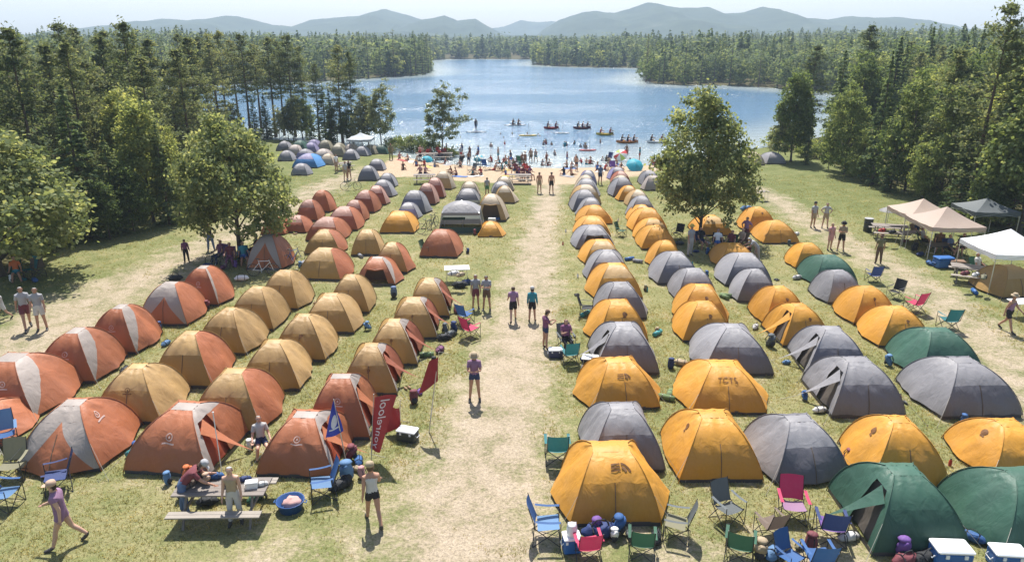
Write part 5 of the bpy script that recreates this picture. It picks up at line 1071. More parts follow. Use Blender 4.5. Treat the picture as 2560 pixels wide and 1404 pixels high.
def build_chair_meshes():
    T = {}
    b = MB(); b.grid(lambda i, j: Vector((lerp(-.26, .26, i), lerp(-.25, .22, j), .43 - .035 * math.sin(math.pi * i) - .05 * j + .0)), 6, 5); T['seat'] = b.mesh('seat', True)
    b = MB(); b.grid(lambda i, j: Vector((lerp(-.27, .27, i), .22 + .20 * j - .045 * (1 - (2 * i - 1) ** 2) * -1, .40 + .55 * j)), 6, 6); T['backrest'] = b.mesh('backrest', True)
    for nm, sx in (('arml', -1), ('armr', 1)):
        b = MB(); b.grid(lambda i, j: Vector((sx * (.27 + .075 * i), lerp(-.27, .27, j), .63 + .02 * j - .02 * math.sin(math.pi * j))), 2, 4); T[nm] = b.mesh('armrest', True)
    segs = [((-.31, -.27, 0), (.26, -.25, .43)), ((.31, -.27, 0), (-.26, -.25, .43)), ((-.31, -.27, 0), (-.28, .30, .46)), ((.31, -.27, 0), (.28, .30, .46)), ((-.31, .33, 0), (-.28, -.25, .44)), ((.31, .33, 0), (.28, -.25, .44)), ((-.31, .33, 0), (.26, .26, .42)), ((.31, .33, 0), (-.26, .26, .42))]
    T['legs'] = [MB().tube(s, .011, 5).mesh('leg') for s in segs]
    T['posts'] = [MB().tube([(sx * .28, .26, .40), (sx * .275, .43, .97)], .011, 5).mesh('back_post') for sx in (-1, 1)] + [MB().tube([(sx * .31, -.27, 0.0), (sx * .315, -.27, .64)], .011, 5).mesh('arm_post') for sx in (-1, 1)]
    for m in [T['seat'], T['backrest'], T['arml'], T['armr']] + T['legs'] + T['posts']: m.materials.append(None)
    return T
CH = build_chair_meshes()
def chair(pos, c, label, rz=0.0, s=1.0, group=None, c2=None):
    r = thing('camp_chair', label, 'camp chair', (pos[0], pos[1], gz(pos[0], pos[1])), rz, group, s); m = chair_fab(c)
    link_mesh('seat', CH['seat'], r, chair_fab(c2) if c2 else m); link_mesh('backrest', CH['backrest'], r, m); link_mesh('armrest', CH['arml'], r, m); link_mesh('armrest', CH['armr'], r, m)
    for g in CH['legs']: link_mesh('leg', g, r, M_TUBE)
    for g in CH['posts']: link_mesh('back_post' if 'back' in g.name else 'arm_post', g, r, M_TUBE)
    return r
def ch(px, py, c, label, rz=0.0, s=1.0, c2=None): return chair(ground(px, py), c, label, rz, s, None, c2)
ch(1392, 1150, 'teal', 'teal camp chair standing alone beside the path', PI, 1.12); ch(1368, 1345, 'blue', 'blue camp chair in profile beside the big golden tent', PI / 2, 1.15, 'lblue'); ch(1468, 1392, 'crimson', 'crimson camp chair with its back turned before the golden tent', PI + .1, 1.0)
ch(1603, 1384, 'green', 'dark green camp chair with its back turned before the golden tent', PI - .15, 1.0); ch(1688, 1340, 'grey', 'grey camp chair at the golden tent corner', -PI * .6, 1.05, 'olive'); ch(1817, 1303, 'grey', 'charcoal camp chair in front of the golden tent with a seam', .45, 1.05, 'grey')
ch(1977, 1297, 'crimson', 'red camp chair with a grey back panel before the grey tent', -.15, 1.1, 'mauve'); ch(1846, 1392, 'green', 'forest green camp chair with its back turned in the gear circle', PI - .35, 1.05); ch(1922, 1338, 'brown', 'brown camp chair with a sagging seat in the gear circle', PI + .3, .95); ch(2072, 1345, 'navy', 'navy and purple camp chair beside the open green tent', PI - .2, 1.1, 'purple')
ch(2040, 1424, 'blue', 'royal blue camp chair cut off at the frame edge', PI, 1.05); ch(1972, 1420, 'blue', 'round blue camp chair cut off at the frame edge', .5, .9)
ch(38, 1196, 'olive', 'olive camp chair before the pale-fronted orange tent', .2, 1.1); ch(18, 1268, 'blue', 'blue camp chair facing the woman in mauve', PI / 2, 1.1, 'lblue'); ch(148, 1222, 'navy', 'navy camp chair behind the woman in mauve', -PI * .35, 1.1); ch(18, 1118, 'lblue', 'blue camp chair stacked with bags at the frame edge', .6, 1.1, 'blue')
ch(808, 1240, 'blue', 'blue camp chair before the open orange tent by the flag', -PI * .4, 1.1, 'lblue'); ch(1163, 805, 'blue', 'blue camp chair under the white gusset tents', PI * .8, 1.0); ch(1176, 842, 'crimson', 'red camp chair beside the blue one by the path', PI * .75, 1.05); ch(1466, 790, 'black', 'black camp chair beside the path on the golden side', PI * .45, 1.0)
ch(1424, 905, 'teal', 'teal camp chair next to the seated phone reader', PI + .2, 1.0); ch(1414, 872, 'grey', 'grey camp chair under the seated phone reader', .25, 1.0); ch(2181, 705, 'navy', 'navy camp chair with a pale side pocket on the side track', PI, 1.0); ch(2236, 748, 'black', 'black camp chair behind the golden tents on the side track', -1.0, .95); ch(2283, 780, 'crimson', 'tall crimson camp chair behind the golden tents', PI + .4, 1.1)
ch(2367, 822, 'teal', 'teal camp chair showing over the green tent', PI, 1.1); ch(1552, 592, 'green', 'small green camp chair behind the grey tents', 1.0, .95); ch(1693, 598, 'black', 'black camp chair by the golden tents near the oval tree', -.7, .95); ch(76, 694, 'teal', 'teal camp chair under the big leafy tree', -.5, 1.1); ch(100, 692, 'brown', 'brown wooden chair under the big leafy tree', .6, 1.0)
ch(552, 655, 'purple', 'purple camp chair in the shade tree circle', -.5, 1.0); ch(578, 662, 'mauve', 'mauve camp chair in the shade tree circle', .2, 1.0); ch(612, 660, 'blue', 'blue camp chair at the shade tree trunk', .4, 1.0); ch(640, 640, 'navy', 'navy camp chair by the orange tent in the shade', -1.2, 1.0)
ch(1752, 620, 'navy', 'navy camp chair at the oval tree trunk', .3, 1.0); ch(1792, 625, 'black', 'black camp chair in the oval tree shade', -.2, 1.0); ch(1825, 628, 'green', 'green camp chair in the oval tree shade', -.6, 1.0); ch(1850, 622, 'brown', 'brown camp chair in the oval tree shade', -1.0, 1.0); ch(1068, 640, 'green', 'green camp chair beside the orange tent by the small golden tent', 1.2, .95)
def sit(px, py, label, rz, top, bottom, hair='dark', skin=1, pose='chair', dz=-.02, s=1.0, hat=None, long=False):
    g = ground(px, py); return person(g, pose, label, rz, s, top, bottom, skin, hair, hat, long, None, gz(g.x, g.y) + dz)
sit(1414, 872, 'red haired woman in a plum top seated in a chair by the path', .25, ('tee', 'plum'), ('pants', 'black'), 'red', 0, 'phone', long=True)
sit(552, 655, 'person in a purple shirt seated in the shade tree circle', -.5, ('tee', 'plum'), ('pants', 'navy')); sit(578, 662, 'person in a maroon shirt seated in the shade tree circle', .2, ('tee', 'maroon'), ('pants', 'plum'), 'brown'); sit(612, 660, 'person in a teal shirt seated at the shade tree trunk', .4, ('tee', 'teal'), ('shorts', 'blue')); sit(640, 640, 'person in black seated beside the orange tent in the shade', -1.2, ('tee', 'black'), ('pants', 'black'))
sit(1752, 620, 'person in black seated at the oval tree trunk', .3, ('tee', 'black'), ('shorts', 'navy')); sit(1792, 625, 'person in a white shirt seated in the oval tree shade', -.2, ('tee', 'white'), ('shorts', 'blue')); sit(1825, 628, 'person in a maroon shirt seated in the oval tree shade', -.6, ('tee', 'maroon'), ('shorts', 'black'), 'brown'); sit(1850, 622, 'person in a tan shirt seated in the oval tree shade', -1.0, ('tee', 'tan'), ('shorts', 'brown'), 'blond', 0)
sit(45, 700, 'person in an orange shirt seated under the big leafy tree', .5, ('tee', 'orange'), ('shorts', 'teal')); ch(45, 700, 'green', 'green camp chair holding the person in orange', .5)

def cooler(pos, label, body, lid=M_LID, rz=0.0, s=1.0, z=None, size=(.62, .38, .32)):
    r = thing('cooler', label, 'cooler', (pos[0], pos[1], gz(pos[0], pos[1]) if z is None else z), rz, None, s); w, d, h = size
    MB().rbox((0, 0, h / 2 + .01), (w, d, h), .03).build('box', body, r); MB().rbox((0, 0, h + .045), (w * 1.03, d * 1.05, .075), .025).build('lid', lid, r)
    for sx in (-1, 1): MB().tube([(sx * (w / 2 + .005), -.09, h * .75), (sx * (w / 2 + .045), -.09, h * .6), (sx * (w / 2 + .045), .09, h * .6), (sx * (w / 2 + .005), .09, h * .75)], .012, 5).build('handle', lid, r)
    for sx in (-.16, .16): MB().box((sx, -d / 2 - .012, h * .92), (.06, .02, .07)).build('latch', lid, r)
    return r
cooler(ground(2370, 1408), 'white-lidded blue cooler before the open green tent', M_BLUEP, s=1.35, rz=-.05); cooler(ground(2512, 1412), 'white-lidded blue cooler with two lid holes at the frame corner', M_BLUEP, s=1.2, rz=-.1)
cooler(ground(1428, 1375), 'blue cooler with a white lid between blue and crimson chairs', M_BLUEP, s=.95, rz=.15, size=(.45, .38, .40)); cooler(ground(1389, 893), 'navy cooler with a white lid by the phone reader', plain('navy plastic', (.03, .04, .10), .4), s=.9); cooler(ground(1020, 1100), 'dark tote box with a white lid beside the banner', M_DARKP, s=1.0, rz=-.3)
cooler(ground(2355, 668), 'big blue tote under the tan canopy', M_BLUEP, M_BLUEP, s=1.5, rz=.1); cooler(ground(2390, 672), 'brown crate under the tan canopy', plain('brown crate', (.17, .10, .06), .7), plain('brown crate', (.17, .10, .06), .7), s=1.2, rz=-.2); cooler(ground(1230, 556), 'pale box at the mouth of the open tan tent', M_WHITEP, M_WHITEP, s=.8); cooler(ground(1240, 552), 'blue box in the mouth of the open tan tent', M_BLUEP, M_DARKP, s=.8)
def jug(pos, label, mat_, z, s=1.0):
    r = thing('water_jug', label, 'water jug', (pos[0], pos[1], z), 0, None, s); MB().lathe([(.12, 0), (.13, .02), (.13, .22), (.10, .27), (.10, .28)], 14).build('jug_body', mat_, r, True); MB().lathe([(.11, .28), (.11, .31), (.04, .33), (.001, .335)], 12).build('lid', M_LID, r, True); MB().tube([(-.12, 0, .24), (-.10, 0, .37), (.10, 0, .37), (.12, 0, .24)], .010, 5).build('handle', M_LID, r)
    return r
g = ground(1428, 1375); jug(g, 'white water jug standing on the blue cooler', M_WHITEP, gz(g.x, g.y) + .445, 1.0)
def bag(pos, label, c, rz=0.0, s=1.0, kind='backpack', tilt=0.0, z=None):
    r = thing(kind, label, 'backpack' if kind == 'backpack' else 'bag', (pos[0], pos[1], gz(pos[0], pos[1]) if z is None else z), rz, None, s); m = fabric('pack cloth ' + str(c), CHC.get(c, CC.get(c)), .05, .7, .4, 7.0); m2 = fabric('pack trim', (.03, .03, .035), .05, .7, .2)
    if kind == 'backpack':
        M = Matrix.Rotation(tilt, 4, 'X'); MB().blob((0, 0, .27), (.18, .13, .29), 12, 9, .25, 3, M).build('pack_body', m, r, True); MB().blob((0, -.11, .18), (.13, .07, .13), 10, 7, .2, 5).build('pocket', m2, r, True); MB().blob((0, 0, .53), (.16, .13, .07), 10, 6, .2, 8).build('top_flap', m, r, True)
        for sx in (-.08, .08): MB().tube([(sx, .12, .48), (sx * 1.2, .20, .33), (sx * 1.1, .13, .12)], .016, 5).build('strap', m2, r)
    else:
        MB().blob((0, 0, .15), (.36, .17, .16), 14, 9, .25, 2).build('bag_body', m, r, True)
        for sx in (-.17, .17): MB().tube([(sx, -.172, .08), (sx, -.15, .24), (sx, 0, .325), (sx, .15, .24), (sx, .172, .08)], .014, 5).build('strap', m2, r)
        MB().tube([(-.17, -.04, .32), (-.08, -.05, .43), (.08, -.05, .43), (.17, -.04, .32)], .012, 5).build('handle', m2, r)
    return r
bag(ground(1498, 1342), 'navy duffel bag leaning on the golden tent front', 'navy', .2, 1.3, 'duffel_bag'); bag(ground(1545, 1336), 'blue backpack leaning on the golden tent front', 'blue', 1.2, 1.0, 'backpack', .5); bag(ground(1938, 1392), 'bright blue bag in the gear circle', 'lblue', .7, 1.0, 'duffel_bag'); bag(ground(1898, 1396), 'khaki pack with black straps in the gear circle', 'khaki', -.4, 1.0, 'backpack', .8)
bag(ground(868, 1205), 'pale blue pack by the flag pole', 'lblue', .3, 1.2, 'backpack', .3); bag(ground(852, 1222), 'black pack on the grass by the flag pole', 'black', .8, 1.0, 'duffel_bag'); bag(ground(2262, 1410), 'dark red bag before the open green tent', 'maroon', .3, 1.0, 'duffel_bag'); bag(ground(2252, 1392), 'lavender pack before the open green tent', 'purple', 0, 1.0, 'backpack', .4); bag(ground(2310, 1405), 'black pack between lavender pack and cooler', 'black', .5, 1.0, 'duffel_bag')
bag(ground(1925, 868), 'grey pack in the door of a golden tent', 'grey', .5, 1.0, 'backpack', .6); bag(ground(2048, 1032), 'grey boots bag in the awning of a grey tent', 'lgrey', .2, .7, 'duffel_bag'); bag(ground(1470, 905), 'navy bag under the grey tent awning', 'navy', .2, .9, 'duffel_bag'); bag(ground(1110, 850), 'black pack outside the tan tents', 'black', .3, .9, 'duffel_bag'); bag(ground(1125, 842), 'grey sleeping mat outside the tan tents', 'grey', .9, .9, 'duffel_bag'); bag(ground(1150, 720), 'black gear bag by the gear pile', 'black', .1, 1.1, 'duffel_bag'); bag(ground(1165, 712), 'navy gear bag by the gear pile', 'navy', .8, .9, 'duffel_bag'); bag(ground(605, 702), 'white bundle on the grass before the orange tent', 'white', .2, 1.0, 'duffel_bag'); bag(ground(440, 702), 'black bag beyond the outer orange tent', 'black', .4, 1.0, 'duffel_bag'); bag(ground(1992, 698), 'grey stuff sack beside the green tent', 'lgrey', .4, .8, 'duffel_bag'); bag(ground(1888, 822), 'white bag by the grey tent', 'lgrey', 1.0, .7, 'duffel_bag')
bag(ground(508, 1205), 'blue stuff bag lying behind the picnic table', 'blue', .3, 1.0, 'duffel_bag'); bag(ground(985, 745), 'blue bag outside the open orange tent', 'denim', .3, 1.0, 'backpack', .3); bag(ground(725, 655), 'blue sleeping bag by the orange tent in the shade', 'blue', 1.3, 1.1, 'duffel_bag'); bag(ground(1865, 527), 'pale blue bundle behind the golden pair of tents', 'lblue', .3, 1.3, 'duffel_bag'); bag(ground(1990, 588), 'pale bag beyond the golden pair of tents', 'white', .4, .7, 'duffel_bag')
bag(ground(1580, 548), 'dark bag by the pale grey tent row', 'black', .3, .8, 'duffel_bag')
def picnic_table(pos, label, rz=0.0, s=1.0, L=1.9):
    r = thing('picnic_table', label, 'picnic table', (pos[0], pos[1], gz(pos[0], pos[1])), rz, None, s)
    for i in range(5): MB().box((0, lerp(-.30, .30, i / 4), .74 + .002 * (i % 2)), (L, .142, .038)).build('plank', M_WOOD, r)
    for sy in (-1, 1):
        for j in range(2): MB().box((0, sy * (.62 + .13 * j), .44), (L, .12, .036)).build('bench_plank', M_WOODL, r)
    for sx in (-1, 1):
        x = sx * L * .36
        for sy in (-1, 1): MB().tube([(x, sy * .66, 0), (x, sy * .20, .72)], .035, 4).build('leg', M_WOOD, r)
        MB().box((x, 0, .40), (.04, 1.45, .07)).build('cross_beam', M_WOOD, r); MB().box((x, 0, .70), (.04, .62, .06)).build('top_beam', M_WOOD, r)
    return r
tg = ground(557, 1222, .75); picnic_table(tg, 'wooden picnic table with two people in front of the orange tents', .02, 1.08, 2.2)
def on_table(kind, px, py, z, *a, **k):
    g = ground(px, py, z); return kind(g, *a, **k, z=z)
TZ = .82
on_table(bag, 500, 1200, TZ, 'grey backpack heaped on the picnic table', 'grey', .4, .75, 'backpack', .5); on_table(bag, 540, 1196, TZ, 'blue bag on the picnic table', 'blue', .2, .62, 'duffel_bag'); on_table(bag, 580, 1212, TZ, 'black bag in the middle of the picnic table', 'black', 1.0, .6, 'duffel_bag'); on_table(cooler, 630, 1218, TZ, 'small white box at the picnic table end', M_WHITEP, M_WHITEP, .2, .5)
on_table(bag, 478, 1214, TZ, 'brown bag at the picnic table end', 'brown', 1.1, .6, 'duffel_bag')
on_table(bag, 470, 1196, TZ, 'rust pack on top of the heap on the picnic table', 'orange', 1.9, .7, 'backpack', .7); on_table(bag, 517, 1210, TZ, 'tan pack at the edge of the picnic table', 'tan', .9, .6, 'backpack', .9); on_table(bag, 612, 1202, TZ, 'dark cap bag beside the white box', 'navy', .4, .5, 'duffel_bag'); on_table(bag, 655, 1214, TZ, 'pale folded sheet at the far table end', 'lgrey', .4, .45, 'duffel_bag')
bag(ground(455, 1248), 'black pack under the picnic table end', 'black', .6, .8, 'backpack', .3); bag(ground(520, 1262), 'dark bag under the picnic bench', 'black', .2, .8, 'duffel_bag'); bag(ground(640, 1252), 'green bag under the picnic bench', 'green', .9, .7, 'duffel_bag')
r = thing('wash_tub', 'round blue tub with a towel in it beside the picnic table', 'tub', ground(728, 1272), 0, None, .9); MB().lathe([(.30, 0), (.33, .02), (.40, .30), (.42, .31), (.42, .33), (.39, .325), (.32, .04), (.001, .035)], 20).build('tub_body', plain('deep blue plastic', (.02, .065, .20), .45), r, True); MB().blob((.03, .05, .22), (.26, .22, .13), 12, 8, .5, 4).build('towel', plain('pink towel', (.5, .3, .27), .9), r, True)
for sx in (-1, 1): MB().tube([(sx * .41, -.07, .30), (sx * .48, -.05, .27), (sx * .48, .05, .27), (sx * .41, .07, .30)], .014, 5).build('handle', M_BLUEP, r)
picnic_table(ground(2428, 705), 'picnic table heaped with gear before the white canopy', -.45, 1.1); picnic_table(ground(1062, 458), 'grey picnic table where sand meets grass', .1, 1.0); picnic_table(ground(1065, 396), 'picnic table on the sand by the slender tree', .05, 1.0); picnic_table(ground(1110, 393), 'second picnic table on the sand by the slender tree', .1, 1.0); picnic_table(ground(1300, 458), 'crowded picnic table at the end of the path', 0, 1.0); picnic_table(ground(860, 425), 'picnic table by the blue tent', .8, .9); picnic_table(ground(2220, 596), 'picnic table with red boxes by the trash barrel', -.25, 1.1)
for (px, py), lab, c in (((2412, 688), 'red blanket roll on the gear table', 'maroon'), ((2438, 692), 'pale blanket roll on the gear table', 'lgrey'), ((2458, 698), 'green roll on the gear table', 'olive'), ((2205, 580), 'red box on the table by the barrel', 'red'), ((2230, 584), 'black box on the table by the barrel', 'black')): on_table(bag, px, py, .84, lab, c, random.random(), .8, 'duffel_bag')

def canopy_tent(FL, label, c, rz=0.0, W=3.0, D=3.0, eave=2.0, peak=2.75, lean=0.0, val=.24):
    r = thing('pop_up_canopy', label, 'canopy', (FL.x, FL.y, gz(FL.x, FL.y)), rz); m = fabric('canopy cloth ' + label[:9], c, .22, .6, .2, 2.0); A = Vector((W / 2, D / 2, peak))
    cr = [Vector((0, 0, eave)), Vector((W, 0, eave)), Vector((W, D, eave)), Vector((0, D, eave))]
    for i in range(4):
        p, q = cr[i], cr[(i + 1) % 4]
        MB().grid(lambda u, v: (p.lerp(q, u)).lerp(A, v) + Vector((0, 0, -.07 * math.sin(math.pi * v) - .05 * math.sin(math.pi * u) * (1 - v))), 8, 7).build('roof_panel', m, r, True)
        MB().grid(lambda u, v: p.lerp(q, u) + Vector((0, 0, -val * v - .05 * math.sin(math.pi * u) + .02 * math.sin(u * 19))), 10, 1).build('valance', m, r, True)
    for p in cr:
        q = p + (Vector((W / 2, D / 2, 0)) - Vector((p.x, p.y, 0))).normalized() * .05
        MB().box((q.x, q.y, eave / 2), (.035, .035, eave)).build('pole', M_ALU, r); MB().box((q.x, q.y, .012), (.12, .12, .016)).build('foot', M_ALU, r)
    for i in range(4):
        p, q = cr[i], cr[(i + 1) % 4]; o_ = Vector((0, 0, -.16)); mid = p.lerp(q, .5)
        MB().tube([p + o_ * 2.2, mid + o_ * .6, q + o_ * 2.2], .012, 4).build('truss_bar', M_ALU, r)
    return r
canopy_tent(ground(2262, 622), 'tan pop-up canopy farther from the camera, by the trash barrel', (0.44, 0.34, 0.27), .0, 2.8, 2.8); canopy_tent(ground(2316, 655), 'tan pop-up canopy next to the white canopy', (0.47, 0.365, 0.295), 0, 3.0, 3.0, 2.0, 2.85); canopy_tent(ground(2469, 736), 'white pop-up canopy over the edge of the camp', (0.78, 0.78, 0.80), 0, 3.0, 3.0, 2.05, 2.95); canopy_tent(ground(2424, 606), 'dark grey pop-up canopy under the trees behind the tan ones', (0.10, 0.115, 0.12), 0, 2.8, 2.6, 1.9, 2.5)
canopy_tent(ground(868, 386), 'small pale blue canopy among the lakeside tents', (0.45, 0.49, 0.52), 0, 2.6, 2.6, 1.6, 2.2)
for (px, py), lab, top, rz, hair in (((2305, 618), 'person in a grey shirt seated under the far tan canopy', 'grey', 1.2, 'dark'), ((2345, 628), 'person in a brown shirt seated under the tan canopy', 'brown', -.4, 'dark'), ((2372, 640), 'person in a blue shirt seated under the tan canopy', 'denim', .4, 'brown'), ((2400, 636), 'person in black seated under the tan canopy', 'black', -.8, 'dark'), ((2440, 690), 'person in a pale shirt seated under the white canopy', 'lgrey', .5, 'grey'), ((2290, 600), 'person in navy seated behind the far tan canopy', 'navy', .6, 'dark')):
    sit(px, py, lab, rz, ('tee', top), ('shorts', 'black'), hair); ch(px, py, random.choice(['navy', 'black', 'green', 'brown']), 'camp chair of the ' + lab[:lab.index(' seated')], rz)
def folding_table(pos, label, rz=0.0, L=1.6, W=.7, m=M_WHITEP, h=.73):
    r = thing('folding_table', label, 'table', (pos[0], pos[1], gz(pos[0], pos[1])), rz); MB().rbox((0, 0, h), (L, W, .045), .02).build('tabletop', m, r)
    for sx in (-1, 1):
        for sy in (-1, 1): MB().tube([(sx * L * .42, sy * W * .42, 0), (sx * L * .38, sy * W * .36, h - .02)], .014, 5).build('leg', M_ALU, r)
        MB().tube([(sx * L * .40, -W * .39, .3), (sx * L * .40, W * .39, .3)], .010, 4).build('brace', M_ALU, r)
    return r
folding_table(ground(1143, 704), 'white folding table heaped with gear by the two men', .1, 1.3, .75); on_table(bag, 1135, 690, .76, 'pale bundle heaped on the white folding table', 'lgrey', .3, .9, 'duffel_bag'); on_table(bag, 1152, 692, .76, 'khaki pack on the white folding table', 'khaki', .9, .8, 'duffel_bag')
folding_table(ground(2562, 790), 'white folding table at the frame edge by the person in mauve', .1); folding_table(ground(2345, 642), 'folding table under the tan canopy', .3, m=M_DARKP); folding_table(ground(2270, 610), 'folding table under the far tan canopy', .2, m=M_WOOD); folding_table(ground(1480, 912), 'low white table under the grey tent awning', -.2, .8, .5, M_WHITEP, .3); folding_table(ground(1905, 502), 'small wooden table on the grass lane', .2, .8, .6, M_WOOD)
r = thing('trash_barrel', 'black trash barrel on the grass by the side track', 'trash barrel', ground(2168, 579)); MB().lathe([(.26, 0), (.27, .03), (.27, .30), (.285, .32), (.27, .34), (.27, .58), (.285, .60), (.27, .62), (.27, .86), (.285, .88)], 18).build('barrel_body', M_DARKP, r, True); MB().lathe([(.25, .80), (.25, .86), (.29, .885), (.29, .90), (.24, .895)], 16).build('liner', plain('grey bin liner', (.3, .3, .3), .5), r, True)
# screened shelter between the short rows
def shelter(FL, label, W=2.9, D=2.4, h=1.75):
    r = thing('screen_shelter', label, 'shelter', (FL.x, FL.y, gz(FL.x, FL.y))); m = FB(C_LGREY); ms = fabric('shelter netting', (0.22, 0.24, 0.22), .45)
    lo = [Vector((0, 0, 0)), Vector((W, 0, 0)), Vector((W, D, 0)), Vector((0, D, 0))]; hi = [Vector((lerp(p.x, W / 2, .16), lerp(p.y, D / 2, .16), h * .74)) for p in lo]; A = Vector((W * .5, D * .5, h + .15))
    for i in range(4):
        p, q, u_, v_ = lo[i], lo[(i + 1) % 4], hi[i], hi[(i + 1) % 4]
        MB().grid(lambda a, b: u_.lerp(v_, a).lerp(A, b) + Vector((0, 0, .12 * math.sin(math.pi * b))), 6, 5).build('roof_panel', m, r, True)
        MB().grid(lambda a, b: p.lerp(q, a).lerp(u_.lerp(v_, a), b * .30), 6, 2).build('skirt_panel', m if i else FB(C_DGREEN), r)
        if i: MB().grid(lambda a, b: p.lerp(q, a).lerp(u_.lerp(v_, a), .30 + .62 * b), 6, 4).build('screen_panel', ms, r)
        MB().tube([p, u_, A], .022, 5).build('pole', M_ALU, r); MB().tube([u_ + Vector((0, 0, .01)), v_ + Vector((0, 0, .01))], .02, 5).build('edge_pole', m, r)
        MB().grid(lambda a, b: u_.lerp(v_, a) + Vector((0, -.01 if i == 0 else 0, -.16 * b)), 6, 1).build('valance', m, r)
    return r
shelter(ground(1096, 584), 'pale grey screened shelter with a table inside, among the short rows'); folding_table(ground(1135, 574), 'green draped table inside the screened shelter', 0, 1.5, .6, plain('green table cloth', (.03, .09, .055), .8))
def bicycle(pos, label, rz, c=M_DARKP):
    r = thing('bicycle', label, 'bicycle', (pos[0], pos[1], gz(pos[0], pos[1])), rz)
    for x in (-.52, .52):
        b = MB(); pts = [Vector((x + .33 * math.cos(a), 0, .34 + .33 * math.sin(a))) for a in np.linspace(0, 2 * PI, 21)]; b.tube(pts, .018, 5, False); w = b.build('wheel', M_DARKP, r, True)
        sp = MB()
        for a in np.linspace(0, PI, 7)[:-1]: sp.tube([(x + .32 * math.cos(a), 0, .34 + .32 * math.sin(a)), (x - .32 * math.cos(a), 0, .34 - .32 * math.sin(a))], .003, 3)
        o = sp.build('spokes', M_ALU, w)
    f = MB(); bb, st, hd, ra, fa = Vector((-.08, 0, .30)), Vector((-.20, 0, .82)), Vector((.36, 0, .82)), Vector((-.52, 0, .34)), Vector((.52, 0, .34))
    for p, q in ((bb, st), (st, hd), (hd + Vector((.02, 0, -.08)), bb), (bb, ra), (ra, st + Vector((.02, 0, -.1)))): f.tube([p, q], .018, 6)
    f.build('frame', c, r); MB().tube([hd + Vector((-.02, 0, .06)), hd, fa], .016, 6).build('fork', c, r); MB().tube([(.34, -.24, .95), (.40, -.10, .93), (.33, 0, .90), (.40, .10, .93), (.34, .24, .95)], .014, 5).build('handlebar', M_DARKP, r); MB().tube([(-.20, 0, .80), (-.22, 0, .92)], .014, 5).build('seat_post', M_ALU, r); MB().blob((-.24, 0, .94), (.13, .06, .025), 8, 5).build('saddle', M_DARKP, r, True)
    MB().tube([(-.08, -.10, .20), (-.08, -.02, .30), (-.08, .02, .30), (-.08, .10, .40)], .012, 5).build('crank', M_ALU, r); return r
bicycle(ground(1072, 583), 'dark bicycle beside the screened shelter', .5); bicycle(ground(660, 690), 'bicycle before the orange tent in the shade', .1, M_WHITEP); bicycle(ground(735, 662), 'blue bicycle leaning by the orange tent in the shade', 1.0, M_BLUEP); bicycle(ground(545, 672), 'dark bicycle lying in the shade tree circle', -.4); bicycle(ground(878, 476), 'green bicycle on the grass above the faded row', .15, plain('green paint', (.08, .12, .08), .5)); bicycle(ground(1082, 570), 'second dark bicycle behind the first by the shelter', 1.2)

# small gear lying about the tents
LITTER = random.Random(55)
def small_item(kind, x, y, lab, rz):
    z = gz(x, y)
    if kind == 'shoes':
        r = thing('shoes', lab, 'shoes', (x, y, z), rz); m = LITTER.choice([M_SHOE, M_DARKP, plain('tan boots', (.25, .16, .09), .7)])
        for sx in (-.07, .07): MB().blob((sx, 0, .045), (.05, .14, .05), 8, 5, .2, 1).add([], []).build('shoe', m, r, True)
    elif kind == 'bottle':
        r = thing('water_bottle', lab, 'bottle', (x, y, z), rz); MB().lathe([(.045, 0), (.047, .02), (.047, .17), (.02, .21), (.02, .22)], 10).build('bottle_body', LITTER.choice([M_BLUEP, M_TEALP, M_WHITEP, M_REDP]), r, True); MB().lathe([(.024, .215), (.024, .245), (.001, .25)], 8).build('cap', M_DARKP, r, True)
    elif kind == 'mat':
        r = thing('sleeping_mat', lab, 'sleeping mat', (x, y, z), rz); M = Matrix.Rotation(PI / 2, 4, 'Y'); MB().lathe([(.02, -.28), (.10, -.28), (.105, 0), (.10, .28), (.02, .28)], 12, (0, 0, .105), M=M).build('roll', LITTER.choice([M_BLUEP, M_TEALP, plain('grey foam', (.25, .25, .27), .9), plain('green foam', (.12, .18, .08), .9)]), r, True)
        for sx in (-.14, .14): MB().lathe([(.108, -.012), (.108, .012)], 12, (sx, 0, .105), M=M).build('strap', M_DARKP, r)
    elif kind == 'towel':
        r = thing('towel', lab, 'towel', (x, y, z + .012), rz); MB().grid(lambda u, v: Vector((lerp(-.5, .5, u), lerp(-.3, .3, v), .03 + .03 * mnoise.noise(Vector((u * 4, v * 4, x))))), 8, 5).build('cloth', LITTER.choice(M_CLOTHS), r, True)
    else:
        r = bag((x, y), lab, LITTER.choice(['navy', 'grey', 'black', 'blue', 'olive', 'maroon', 'khaki', 'lblue']), rz, LITTER.uniform(.5, .85), LITTER.choice(['duffel_bag', 'backpack']), LITTER.uniform(0, 1))
    return r
M_CLOTHS = [plain('camp towel ' + c, CC[c], .95) for c in ('red', 'blue', 'white', 'plum', 'teal', 'khaki')]
NAMES = dict(shoes='pair of shoes', bottle='water bottle', mat='rolled mat', towel='crumpled towel', bag='gear bag')
